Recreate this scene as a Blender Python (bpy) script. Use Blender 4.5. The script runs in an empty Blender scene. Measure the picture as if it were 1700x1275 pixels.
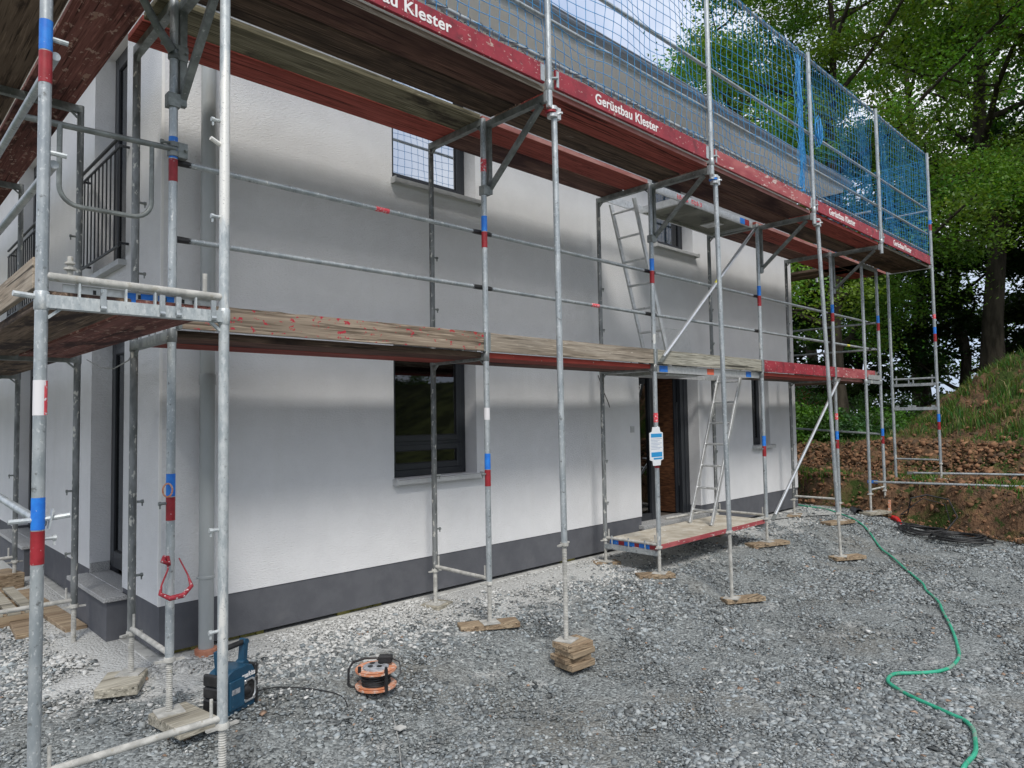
import bpy, bmesh, math, random
import numpy as np
from mathutils import Vector, Matrix, noise as mnoise
R_ = math.radians
rng = random.Random(7); nr = np.random.RandomState(11)
S = bpy.context.scene; COL = S.collection
# ---------------- camera ----------------
cd = bpy.data.cameras.new('camera'); cam = bpy.data.objects.new('camera', cd); COL.objects.link(cam)
rx = Vector((0.7181387, -0.6957194, -0.0158538)); dn = Vector((0.0220356, 0.0455042, -0.9987211)); fw = Vector((0.695551, 0.7168709, 0.0480089))
m = Matrix.Identity(4)
for i in range(3):
    m[i][0] = rx[i]; m[i][1] = -dn[i]; m[i][2] = -fw[i]
m[0][3], m[1][3], m[2][3] = 0, 0, 1.716
cam.matrix_world = m
cd.sensor_width = 36; cd.lens = 36*1156.34/1700; cd.clip_start = .05; cd.clip_end = 2000
S.camera = cam
# ---------------- world, sun, exposure ----------------
SUN_EL, SUN_AZ = 49, 211          # azimuth: direction TO the sun, degrees from +Y clockwise
w = bpy.data.worlds.new('World'); S.world = w; w.use_nodes = True
nt = w.node_tree; nt.nodes.clear()
def N(t, **k):
    n = nt.nodes.new(t)
    for a, b in k.items(): setattr(n, a, b)
    return n
out = N('ShaderNodeOutputWorld'); sky = N('ShaderNodeTexSky', sky_type='NISHITA'); sky.sun_disc = False
sky.sun_elevation = R_(SUN_EL); sky.sun_rotation = R_(SUN_AZ)
b1 = N('ShaderNodeBackground'); b1.inputs[1].default_value = .1
b2 = N('ShaderNodeBackground'); b2.inputs[1].default_value = .66
tc = N('ShaderNodeTexCoord'); n1 = N('ShaderNodeTexNoise'); n1.inputs['Scale'].default_value = 2.3; n1.inputs['Detail'].default_value = 7; n1.inputs['Roughness'].default_value = .55
cr = N('ShaderNodeValToRGB'); cr.color_ramp.elements[0].position = .35; cr.color_ramp.elements[0].color = (.42, .53, .76, 1)
cr.color_ramp.elements[1].position = .62; cr.color_ramp.elements[1].color = (.92, .95, 1.0, 1)
cf = N('ShaderNodeValToRGB'); cf.color_ramp.elements[0].position = .30; cf.color_ramp.elements[0].color = (.7, .7, .7, 1)
cf.color_ramp.elements[1].position = .5; cf.color_ramp.elements[1].color = (1, 1, 1, 1)
mx = N('ShaderNodeMixShader'); L = nt.links.new
L(tc.outputs['Generated'], n1.inputs['Vector']); L(n1.outputs[0], cr.inputs[0]); L(n1.outputs[0], cf.inputs[0])
L(sky.outputs[0], b1.inputs[0]); L(cr.outputs[0], b2.inputs[0]); L(cf.outputs[0], mx.inputs[0])
L(b1.outputs[0], mx.inputs[1]); L(b2.outputs[0], mx.inputs[2]); L(mx.outputs[0], out.inputs[0])
ld = bpy.data.lights.new('sun', 'SUN'); ld.energy = 1.5; ld.angle = R_(14); ld.color = (1, .96, .9)
sun = bpy.data.objects.new('sun', ld); COL.objects.link(sun)
az = R_(SUN_AZ); to = Vector((math.sin(az)*math.cos(R_(SUN_EL)), math.cos(az)*math.cos(R_(SUN_EL)), math.sin(R_(SUN_EL))))
sun.rotation_euler = to.to_track_quat('Z', 'Y').to_euler(); sun.location = (0, -5, 20)
S.view_settings.view_transform = 'Standard'; S.view_settings.look = 'None'; S.view_settings.exposure = 0.80; S.view_settings.gamma = 1
S.render.engine = 'CYCLES'
# ---------------- materials ----------------
def c4(c): return (c[0], c[1], c[2], 1)
def mat(name, c1, c2=None, scale=8, stretch=(1, 1, 1), rough=.6, metal=0, lo=.4, hi=.6, specks=(), bump=None, spec=.5, detail=5, per_obj=0, rvar=0, warp=0):
    """c1/c2 mixed by noise; specks: list of (colour, scale, lo, hi, stretch); bump: (scale, strength, dist, stretch)"""
    M = bpy.data.materials.new(name); M.use_nodes = True; t = M.node_tree; P = t.nodes['Principled BSDF']
    P.inputs['Roughness'].default_value = rough; P.inputs['Metallic'].default_value = metal; P.inputs['Specular IOR Level'].default_value = spec
    co = t.nodes.new('ShaderNodeTexCoord'); oi = t.nodes.new('ShaderNodeObjectInfo')
    add = t.nodes.new('ShaderNodeVectorMath'); add.operation = 'ADD'
    mulr = t.nodes.new('ShaderNodeVectorMath'); mulr.operation = 'SCALE'; mulr.inputs[3].default_value = 37.0 if per_obj != 0 else 0
    t.links.new(oi.outputs['Random'], mulr.inputs[0]); t.links.new(co.outputs['Object'], add.inputs[0]); t.links.new(mulr.outputs[0], add.inputs[1])
    def noise(sc, st, det=detail, kind='n', dist=0):
        mp = t.nodes.new('ShaderNodeMapping'); mp.inputs['Scale'].default_value = st; t.links.new(add.outputs[0], mp.inputs[0])
        n = t.nodes.new('ShaderNodeTexNoise'); n.inputs['Scale'].default_value = sc; n.inputs['Detail'].default_value = det; n.inputs['Roughness'].default_value = .6
        n.inputs['Distortion'].default_value = dist
        t.links.new(mp.outputs[0], n.inputs['Vector']); return n.outputs[0]
    def ramp(src, a, b):
        r = t.nodes.new('ShaderNodeMapRange'); r.inputs[1].default_value = a; r.inputs[2].default_value = b; t.links.new(src, r.inputs[0]); return r.outputs[0]
    def mixc(f, a, b):
        n = t.nodes.new('ShaderNodeMix'); n.data_type = 'RGBA'; t.links.new(f, n.inputs[0])
        if isinstance(a, tuple): n.inputs[6].default_value = c4(a)
        else: t.links.new(a, n.inputs[6])
        if isinstance(b, tuple): n.inputs[7].default_value = c4(b)
        else: t.links.new(b, n.inputs[7])
        return n.outputs[2]
    col = tuple(c1)
    if c2: col = mixc(ramp(noise(scale, stretch, dist=warp), lo, hi), tuple(c1), tuple(c2))
    for s in specks:
        col = mixc(ramp(noise(s[1], s[4] if len(s) > 4 else (1, 1, 1), 6), s[2], s[3]), col, tuple(s[0]))
    if per_obj:
        hs = t.nodes.new('ShaderNodeHueSaturation'); r = t.nodes.new('ShaderNodeMapRange'); r.inputs[3].default_value = 1-abs(per_obj); r.inputs[4].default_value = 1+abs(per_obj)
        t.links.new(oi.outputs['Random'], r.inputs[0]); t.links.new(r.outputs[0], hs.inputs['Value'])
        if isinstance(col, tuple): hs.inputs['Color'].default_value = c4(col)
        else: t.links.new(col, hs.inputs['Color'])
        col = hs.outputs[0]
    if isinstance(col, tuple): P.inputs['Base Color'].default_value = c4(col)
    else: t.links.new(col, P.inputs['Base Color'])
    if rvar:
        rr = t.nodes.new('ShaderNodeMapRange'); rr.inputs[3].default_value = rough-rvar; rr.inputs[4].default_value = rough+rvar
        t.links.new(noise(scale*2, stretch), rr.inputs[0]); t.links.new(rr.outputs[0], P.inputs['Roughness'])
    if bump:
        b = t.nodes.new('ShaderNodeBump'); b.inputs['Strength'].default_value = bump[1]; b.inputs['Distance'].default_value = bump[2]
        t.links.new(noise(bump[0], bump[3] if len(bump) > 3 else (1, 1, 1), 4), b.inputs['Height']); t.links.new(b.outputs[0], P.inputs['Normal'])
    return M
WHITE = (.72, .72, .69)
GALV = mat('galvanised_steel', (.33, .365, .385), (.46, .49, .50), 12, (1, 1, .45), .42, .45, specks=[((.62, .64, .64), 75, .57, .66, (1, 1, .6)), ((.2, .21, .21), 30, .60, .68), ((.72, .72, .68), 9, .66, .68, (1, 1, .4))], per_obj=.1, rvar=.1, bump=(60, .25, .0008))
GALVW = mat('galvanised_steel_plaster_splashed', (.42, .46, .475), (.55, .58, .58), 14, (1, 1, .4), .5, .3, specks=[((.36, .40, .42), 30, .48, .66, (1, 1, .5)), ((.62, .64, .64), 60, .50, .66, (1, 1, .4)), ((.78, .77, .73), 6, .57, .62, (1, 1, .22)), ((.27, .28, .28), 110, .60, .70)], per_obj=.05, bump=(55, .4, .001))
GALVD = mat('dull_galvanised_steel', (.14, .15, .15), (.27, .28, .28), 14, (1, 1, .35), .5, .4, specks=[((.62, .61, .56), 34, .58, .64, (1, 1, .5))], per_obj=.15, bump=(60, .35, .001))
GALVK = mat('dark_bracket_steel', (.17, .185, .18), (.28, .30, .29), 12, (1, 1, 1), .5, .4, specks=[((.45, .46, .45), 40, .64, .7)], per_obj=.1)
ALU = mat('aluminium', (.55, .56, .56), (.66, .67, .67), 20, (1, 1, 1), .38, .6, specks=[((.4, .4, .38), 18, .62, .7)])
BRIGHT = mat('bright_aluminium', (.62, .64, .65), (.72, .73, .74), 20, (1, 1, 1), .3, .7)
DIRTY = mat('mortar_caked_steel', (.36, .355, .33), (.52, .51, .475), 18, rough=.8, metal=.05, specks=[((.35, .33, .28), 30, .6, .66)], bump=(70, .6, .002))
BLUEP = mat('blue_band_paint', (.015, .16, .62), (.02, .22, .72), 20, rough=.5, specks=[((.5, .55, .6), 45, .66, .7)])
REDP = mat('red_band_paint', (.26, .012, .018), (.34, .02, .03), 20, rough=.5, specks=[((.6, .55, .55), 50, .66, .7)])
STICK = mat('red_sticker', (.72, .06, .09), (.8, .1, .12), 20, rough=.5, specks=[((.8, .75, .75), 60, .55, .6)])
STICKW = mat('white_sticker', (.75, .73, .74), rough=.5)
ORST = mat('orange_sticker', (.8, .16, .08), rough=.5)
YEL = mat('yellow_tape', (.75, .7, .08), rough=.5)
def wood(name, c1, c2, specks=(), axis=0, bump=.7, po=.12, sc=7):
    st = [1, 1, 1]; st[axis] = .07; g = [1.0, 1.0, 1.0]; g[axis] = .035; h = [1.0, 1.0, 1.0]; h[axis] = .02
    dk = tuple(v*.45 for v in c1); lt = tuple(min(1, v*1.35) for v in c2)
    sp = [(dk, 60, .50, .66, tuple(g)), (lt, 90, .54, .66, tuple(g)), (tuple(v*.22 for v in c1), 34, .60, .65, tuple(h)), (dk, 3.5, .56, .72, tuple(st))]+list(specks)
    return mat(name, c1, c2, sc, tuple(st), .85, 0, .38, .62, specks=sp, bump=(70, bump, .004, tuple(g)), per_obj=po, spec=.25, warp=.6)
def bst(ax): s = [1, 1, 1]; s[ax] = .25; return tuple(s)
W_TOE_RED = wood('weathered_board_red_remains', (.19, .145, .105), (.34, .275, .21), [((.40, .03, .05), 30, .60, .63, (.7, 1, 1)), ((.36, .05, .05), 13, .625, .66, (.6, 1, 1))])
W_TOE = wood('weathered_board', (.23, .19, .145), (.37, .32, .26), [((.56, .50, .42), 22, .62, .7, bst(0))])
W_GREY = wood('greyed_board', (.23, .215, .17), (.36, .345, .29))
W_GREEN = wood('mossy_board', (.13, .115, .07), (.25, .225, .155), [((.05, .04, .03), 3.2, .58, .66, (.4, 1, 1))])
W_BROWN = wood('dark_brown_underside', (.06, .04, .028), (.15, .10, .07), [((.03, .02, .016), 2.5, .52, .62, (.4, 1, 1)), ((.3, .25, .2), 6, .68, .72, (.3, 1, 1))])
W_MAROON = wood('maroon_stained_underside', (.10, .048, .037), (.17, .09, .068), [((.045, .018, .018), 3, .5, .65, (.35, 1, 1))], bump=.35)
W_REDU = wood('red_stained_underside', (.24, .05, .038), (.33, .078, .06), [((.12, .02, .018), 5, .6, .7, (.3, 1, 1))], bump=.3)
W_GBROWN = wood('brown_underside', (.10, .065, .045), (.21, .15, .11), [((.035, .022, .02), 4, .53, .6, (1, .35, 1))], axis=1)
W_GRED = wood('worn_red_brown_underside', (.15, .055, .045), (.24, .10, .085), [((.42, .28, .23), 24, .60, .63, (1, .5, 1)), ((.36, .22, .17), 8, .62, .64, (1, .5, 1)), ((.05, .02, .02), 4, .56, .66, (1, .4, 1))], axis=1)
W_GTOE = wood('greyed_toe_board', (.30, .24, .18), (.42, .36, .29), [((.22, .07, .06), 5, .6, .66)], axis=1)
RED = mat('red_board_paint', (.27, .014, .028), (.36, .025, .042), 6, rough=.5, specks=[((.62, .42, .38), 42, .62, .66, (.6, 1, 1)), ((.16, .012, .02), 8, .54, .68), ((.5, .36, .3), 9, .66, .68)], per_obj=.06, bump=(30, .2, .001))
REDL = mat('faded_red_board_paint', (.33, .055, .065), (.44, .12, .12), 9, (.3, 1, 1), .65, specks=[((.6, .48, .44), 26, .6, .65, (.4, 1, 1))], bump=(30, .3, .001))
REDE = mat('bright_red_edge', (.45, .05, .035), (.55, .075, .05), 9, (.3, 1, 1), .6, specks=[((.6, .5, .4), 30, .66, .7)])
PINKE = mat('chalky_red_edge', (.42, .16, .14), (.52, .26, .23), 12, (.3, 1, 1), .7)
TIMBER = wood('sawn_timber', (.24, .17, .11), (.36, .28, .19), sc=9)
TIMBERG = wood('grey_timber', (.29, .265, .21), (.43, .40, .33), sc=9)
PLY = mat('dusty_plywood', (.40, .35, .27), (.54, .50, .42), 5, rough=.85, specks=[((.66, .64, .6), 12, .6, .68), ((.25, .2, .15), 18, .64, .72)], bump=(40, .3, .002))
PLYT = mat('dusty_bounce_top', (.46, .44, .39), (.60, .58, .53), 6, (.3, 1, 1), .9, specks=[((.30, .24, .18), 14, .6, .66)])  # pale dusty top colour, chosen to bounce light up from the decks
PLYG = mat('grey_plywood_underside', (.14, .14, .115), (.26, .26, .22), 3, (1, .5, 1), .8, specks=[((.07, .07, .06), 4, .56, .64)])
STUCCO = mat('white_scratch_render', (.72, .72, .725), (.755, .755, .76), 3, rough=.92, spec=.15, specks=[((.71, .71, .705), 2.2, .55, .8, (1.6, 1.6, .15)), ((.67, .67, .67), 110, .60, .70, (.4, .4, 1))], bump=(105, 1.0, .0075, (.42, .42, 1)))
PLINTH = mat('grey_plinth_paint', (.105, .108, .12), (.122, .125, .137), 5, rough=.85, spec=.2, specks=[((.16, .16, .165), 3.5, .60, .85)], bump=(90, .5, .003))
FOOT = mat('footing_concrete', (.42, .42, .40), (.58, .58, .55), 6, rough=.95, spec=.2, specks=[((.28, .27, .25), 14, .6, .7)], bump=(35, .5, .004))
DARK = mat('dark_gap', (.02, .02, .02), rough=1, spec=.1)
FOAM = mat('insulation_strip', (.20, .19, .06), (.34, .30, .11), 9, rough=1, spec=.1, bump=(60, .8, .004))
ANTH = mat('anthracite_frame', (.024, .027, .032), (.028, .031, .037), 5, rough=.38)
ANTHS = mat('black_seal', (.008, .008, .009), rough=.5)
SILL = mat('aluminium_sill', (.46, .47, .47), (.53, .54, .54), 12, rough=.5, metal=.15)
ZINC = mat('zinc_gutter', (.27, .30, .35), (.34, .37, .42), 3, (.3, 1, 1), .45, .5)
PIPE = mat('grey_downpipe', (.36, .38, .38), (.41, .43, .43), 6, (1, 1, .3), .42, .15)
CLAY = mat('clay_socket', (.42, .16, .09), (.55, .25, .16), 10, rough=.8)
SOFF = mat('soffit_white', (.80, .79, .77), (.83, .82, .80), 4, rough=.7)
TILE = mat('dark_roof_tile', (.05, .05, .055), (.07, .07, .075), 6, rough=.7)
GRANITE = mat('granite', (.26, .26, .26), (.52, .52, .51), 160, rough=.6, lo=.45, hi=.55, specks=[((.1, .1, .1), 130, .60, .63)])
DOORW = mat('walnut_door', (.05, .022, .013), (.20, .088, .042), 9, (1, 1.0, 5), .45, 0, .36, .66, specks=[((.03, .012, .007), 6, .6, .7, (1, .6, 14))])
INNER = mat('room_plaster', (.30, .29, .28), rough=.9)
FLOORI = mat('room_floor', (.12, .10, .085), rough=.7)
NET = mat('blue_net_cord', (.025, .24, .56), (.05, .33, .66), 20, rough=.6)
ROPE = mat('dark_tie_cord', (.02, .05, .09), rough=.7)
HOSEM = mat('green_hose', (.025, .31, .18), (.045, .39, .245), 12, rough=.5, specks=[((.25, .40, .32), 30, .60, .68), ((.2, .3, .24), 5, .56, .62)])
BLACK = mat('black_rubber', (.012, .012, .013), (.025, .025, .026), 20, rough=.5)
GCABLE = mat('grey_cable', (.25, .25, .24), (.4, .4, .38), 30, rough=.7)
RADIO = mat('radio_blue', (.010, .055, .105), (.014, .068, .125), 20, rough=.42, specks=[((.2, .25, .28), 60, .68, .72)])
CHROME = mat('silver_trim', (.62, .63, .64), rough=.3, metal=.8)
ORANGE = mat('orange_plastic', (.62, .23, .11), (.68, .34, .22), 9, rough=.6, specks=[((.66, .54, .46), 30, .52, .62), ((.35, .17, .1), 40, .62, .7)])
DUSTG = mat('dusty_grey_plastic', (.2, .21, .23), (.38, .39, .41), 50, rough=.7)
REDPL = mat('red_plastic', (.6, .02, .02), rough=.4)
WHT = mat('white_lettering', (.82, .80, .79), (.86, .84, .83), 10, rough=.6, specks=[((.5, .15, .17), 34, .66, .69)])
PLAQ = mat('white_plastic_tag', (.78, .80, .82), rough=.4)
PLAB = mat('tag_blue', (.03, .30, .62), rough=.4)
PLAT = mat('tag_print_grey', (.35, .42, .55), rough=.5)
BARK = mat('bark', (.03, .026, .02), (.065, .055, .042), 6, (1, 1, .25), .95, spec=.1, bump=(14, .8, .03, (1, 1, .25)))
SWITCH = mat('switch_plate', (.5, .5, .5), rough=.4)
BRICK = mat('orange_brick', (.40, .13, .06), (.52, .2, .1), 12, rough=.9)
CLOTH = mat('red_strap', (.22, .01, .02), (.32, .03, .045), 40, specks=[((.6, .55, .55), 60, .6, .64)], rough=.8)
PETM = mat('clear_plastic', (.6, .62, .63), rough=.15); PETM.node_tree.nodes['Principled BSDF'].inputs['Transmission Weight'].default_value = .7
def glass(name, tint, refl):
    M = bpy.data.materials.new(name); M.use_nodes = True; t = M.node_tree; t.nodes.clear()
    o = t.nodes.new('ShaderNodeOutputMaterial'); g = t.nodes.new('ShaderNodeBsdfGlossy'); g.inputs['Roughness'].default_value = .015; g.inputs['Color'].default_value = (.93, .96, 1, 1)
    tr = t.nodes.new('ShaderNodeBsdfTransparent'); tr.inputs[0].default_value = c4(tint); fr = t.nodes.new('ShaderNodeFresnel'); fr.inputs[0].default_value = refl
    mx = t.nodes.new('ShaderNodeMixShader'); t.links.new(fr.outputs[0], mx.inputs[0]); t.links.new(tr.outputs[0], mx.inputs[1]); t.links.new(g.outputs[0], mx.inputs[2]); t.links.new(mx.outputs[0], o.inputs[0]); return M
GLASS = glass('coated_glass', (.35, .38, .38), 1.9)
GLASSU = glass('coated_sun_glass', (.25, .28, .3), 11.0)
def attrmat(name, rough=.85, spec=.25, transl=0, bump=None):
    M = bpy.data.materials.new(name); M.use_nodes = True; t = M.node_tree; P = t.nodes['Principled BSDF']; P.inputs['Roughness'].default_value = rough; P.inputs['Specular IOR Level'].default_value = spec
    a = t.nodes.new('ShaderNodeAttribute'); a.attribute_name = 'tint'; t.links.new(a.outputs['Color'], P.inputs['Base Color'])
    if transl:
        tr = t.nodes.new('ShaderNodeBsdfTranslucent'); mx = t.nodes.new('ShaderNodeMixShader'); mx.inputs[0].default_value = transl
        g = t.nodes.new('ShaderNodeMix'); g.data_type = 'RGBA'; g.blend_type = 'MULTIPLY'; g.inputs[0].default_value = 1; g.inputs[7].default_value = (1.5, 1.6, .5, 1)
        t.links.new(a.outputs['Color'], g.inputs[6]); t.links.new(g.outputs[2], tr.inputs[0])
        o = t.nodes['Material Output']; t.links.new(P.outputs[0], mx.inputs[1]); t.links.new(tr.outputs[0], mx.inputs[2]); t.links.new(mx.outputs[0], o.inputs[0])
    return M
LEAF = attrmat('leaf', .5, .35, .38); STONE = attrmat('crushed_slate', .8, .3); CLOD = attrmat('clod', 1, .1); GRASSM = attrmat('grass_blade', .7, .2, .3)
# ---------------- mesh helpers ----------------
OFF = {}
NOSPLIT = {'trunk', 'stem', 'printed_lines', 'blind_slat', 'wall', 'plinth', 'roof'}
def tagp(o, label=None, cat=None, group=None, kind=None):
    if label: o['label'] = label
    if cat: o['category'] = cat
    if group: o['group'] = group
    if kind: o['kind'] = kind
    return o
def thing(name, loc, label, cat, group=None):
    o = bpy.data.objects.new(name, None); o.empty_display_size = .1; COL.objects.link(o); o.location = loc; OFF[o.name] = Vector(loc)
    return tagp(o, label, cat, group)
class MB:
    def __init__(s): s.v = []; s.f = []; s.ch = []
    def add(s, vs, fs):
        b = len(s.v); g0 = len(s.f); s.v += [tuple(v) for v in vs]; s.f += [tuple(b+i for i in f) for f in fs]; s.ch.append((b, len(s.v), g0, len(s.f))); return s
    def obox(s, c, a, b, d):
        c, a, b, d = Vector(c), Vector(a), Vector(b), Vector(d)
        vs = [c+a*i+b*j+d*k for k in (-1, 1) for j in (-1, 1) for i in (-1, 1)]
        fs = [(0, 2, 3, 1), (4, 5, 7, 6), (0, 1, 5, 4), (2, 6, 7, 3), (0, 4, 6, 2), (1, 3, 7, 5)]
        if a.cross(b).dot(d) < 0: fs = [f[::-1] for f in fs]
        return s.add(vs, fs)
    def box(s, x0, y0, z0, x1, y1, z1):
        return s.obox(((x0+x1)/2, (y0+y1)/2, (z0+z1)/2), (abs(x1-x0)/2, 0, 0), (0, abs(y1-y0)/2, 0), (0, 0, abs(z1-z0)/2))
    def bar(s, p, q, wd, ht, up=(0, 0, 1)):
        p, q = Vector(p), Vector(q); d = (q-p); l = d.length; d.normalize(); u = Vector(up)
        if abs(u.dot(d)) > .98: u = Vector((1, 0, 0))
        sd = d.cross(u).normalized(); u = sd.cross(d).normalized()
        return s.obox((p+q)/2, d*l/2, sd*wd/2, u*ht/2)
    def tube(s, pts, r, n=12, caps=True, closed=False):
        pts = [Vector(p) for p in pts]; k = len(pts); rs = r if isinstance(r, (list, tuple)) else [r]*k
        t0 = (pts[1]-pts[0]).normalized(); u = Vector((0, 0, 1)) if abs(t0.z) < .9 else Vector((1, 0, 0)); u = (u-t0*u.dot(t0)).normalized()
        b = len(s.v); g0 = len(s.f)
        for i, p in enumerate(pts):
            if closed: t = (pts[(i+1) % k]-pts[i-1]).normalized()
            elif i == 0: t = t0
            elif i == k-1: t = (pts[-1]-pts[-2]).normalized()
            else: t = ((pts[i+1]-p).normalized()+(p-pts[i-1]).normalized()); t = t.normalized() if t.length > 1e-6 else t0
            u = (u-t*u.dot(t)); u = u.normalized() if u.length > 1e-6 else t.orthogonal().normalized()
            w_ = t.cross(u)
            for j in range(n):
                a = 2*math.pi*j/n; s.v.append(tuple(p+(u*math.cos(a)+w_*math.sin(a))*rs[i]))
        rings = k if closed else k-1
        for i in range(rings):
            for j in range(n):
                a0 = b+i*n+j; a1 = b+i*n+(j+1) % n; c0 = b+((i+1) % k)*n+j; c1 = b+((i+1) % k)*n+(j+1) % n
                s.f.append((a0, a1, c1, c0))
        if caps and not closed:
            s.f.append(tuple(b+j for j in range(n))[::-1]); s.f.append(tuple(b+(k-1)*n+j for j in range(n)))
        s.ch.append((b, len(s.v), g0, len(s.f))); return s
    def lathe(s, prof, c, n=16, axis=(0, 0, 1)):
        c = Vector(c); A = Vector(axis).normalized(); return s.tube([c+A*z for r, z in prof], [max(r, 1e-4) for r, z in prof], n)
    def pieces(s, tol=.004):
        n = len(s.ch); A = [(np.array(s.v[c[0]:c[1]]).min(0)-tol, np.array(s.v[c[0]:c[1]]).max(0)+tol) for c in s.ch]; p = list(range(n))
        def fd(i):
            while p[i] != i: i = p[i]
            return i
        for i in range(n):
            for j in range(i):
                if (A[i][0] <= A[j][1]).all() and (A[j][0] <= A[i][1]).all(): p[fd(i)] = fd(j)
        G = {}
        for i in range(n): G.setdefault(fd(i), []).append(i)
        return list(G.values())
    def build(s, name, mt, parent=None, bevel=0, smooth=35, kind=None, label=None):
        if parent and name not in NOSPLIT and 1 < len(s.ch) < 150:
            G = s.pieces()
            if len(G) > 1:
                first = None
                for g in G:
                    m_ = MB()
                    for i in g:
                        c = s.ch[i]; m_.add(s.v[c[0]:c[1]], [tuple(q-c[0] for q in f) for f in s.f[c[2]:c[3]]])
                    o = m_._build(name, mt, parent, bevel, smooth, kind, label); first = first or o
                return first
        return s._build(name, mt, parent, bevel, smooth, kind, label)
    def _build(s, name, mt, parent=None, bevel=0, smooth=35, kind=None, label=None):
        off = OFF.get(parent.name, Vector((0, 0, 0))) if parent else Vector((0, 0, 0))
        me = bpy.data.meshes.new(name); me.from_pydata([(v[0]-off[0], v[1]-off[1], v[2]-off[2]) for v in s.v], [], s.f)
        if bevel:
            bm = bmesh.new(); bm.from_mesh(me); bmesh.ops.bevel(bm, geom=bm.edges[:], offset=bevel, segments=1, affect='EDGES', clamp_overlap=True); bm.to_mesh(me); bm.free()
        me.materials.append(mt); me.update()
        me.polygons.foreach_set('use_smooth', [True]*len(me.polygons)); me.set_sharp_from_angle(angle=R_(smooth))
        o = bpy.data.objects.new(name, me); COL.objects.link(o)
        if parent: o.parent = parent
        OFF[o.name] = off
        if kind: o['kind'] = kind
        if label: o['label'] = label
        return o
def top(mb, name, mt, label, cat, group=None, **k):
    o = mb.build(name, mt, None, **k); return tagp(o, label, cat, group)
def npmesh(name, V, F, mt, colors=None, parent=None, smooth=False):
    """V (n,3), F (m,k) arrays; colors (n,3)"""
    off = OFF.get(parent.name, Vector((0, 0, 0))) if parent else Vector((0, 0, 0))
    V = np.asarray(V, np.float32)-np.array(off, np.float32); F = np.asarray(F, np.int32); k = F.shape[1]
    me = bpy.data.meshes.new(name); me.vertices.add(len(V)); me.vertices.foreach_set('co', V.ravel())
    me.loops.add(F.size); me.loops.foreach_set('vertex_index', F.ravel()); me.polygons.add(len(F))
    me.polygons.foreach_set('loop_start', np.arange(0, F.size, k, dtype=np.int32)); me.polygons.foreach_set('loop_total', np.full(len(F), k, np.int32))
    me.update(calc_edges=True)
    if smooth: me.polygons.foreach_set('use_smooth', [True]*len(F))
    if colors is not None:
        a = me.attributes.new('tint', 'FLOAT_COLOR', 'POINT'); c = np.ones((len(V), 4), np.float32); c[:, :3] = colors; a.data.foreach_set('color', c.ravel())
    me.materials.append(mt)
    o = bpy.data.objects.new(name, me); COL.objects.link(o)
    if parent: o.parent = parent
    OFF[o.name] = off
    return o
def sstep(a, b, x): t = np.clip((x-a)/(b-a), 0, 1); return t*t*(3-2*t)
# ---------------- ground ----------------
HX0, HX1, HY0, HY1 = 1.66, 12.1, 5.33, 13.5
def house_dist(x, y):
    dx = np.maximum(np.maximum(HX0-x, x-HX1), 0); dy = np.maximum(np.maximum(HY0-y, y-HY1), 0); return np.hypot(dx, dy)
def gravel_h(x, y):
    d = house_dist(x, y); return .05-.06*sstep(.1, 1.0, d)-.205*sstep(.9, 2.0, d)
def bank_x(y): return 11.90+.148*np.maximum(y, 0)**1.35+.12*np.sin(y*2.1)+.06*np.sin(y*5.3+1)
def mound_h(x, y):
    u = x-bank_x(y); C = 1.08+1.85*sstep(6.6, 3.2, y)+.5*sstep(3.2, -2, y)
    h = .62*sstep(0, .55, u)+.50*sstep(1.7, 3.1, u)*(1-.25*sstep(5.2, 6.6, y))+(C-.95)*sstep(3.2, 7.6, u)
    return h, u
def ground_h(x, y):
    h, u = mound_h(x, y); return gravel_h(x, y)*(1-sstep(0, 1.5, u))+h-.18*sstep(0, 1.5, u)
def fbm(x, y, s, seed=0, o=4): return mnoise.fractal(Vector((x*s, y*s, seed)), .9, 2.1, o)
def grid(name, x0, x1, y0, y1, st, hf, mt, kind='structure', smooth=True):
    xs = np.arange(x0, x1+st*.5, st); ys = np.arange(y0, y1+st*.5, st); X, Y = np.meshgrid(xs, ys); nx, ny = len(xs), len(ys)
    Z = hf(X, Y); V = np.stack([X, Y, Z], -1).reshape(-1, 3)
    i = np.arange(nx*ny).reshape(ny, nx); F = np.stack([i[:-1, :-1], i[:-1, 1:], i[1:, 1:], i[1:, :-1]], -1).reshape(-1, 4)
    o = npmesh(name, V, F, mt, smooth=smooth); o['kind'] = kind; return o
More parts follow.
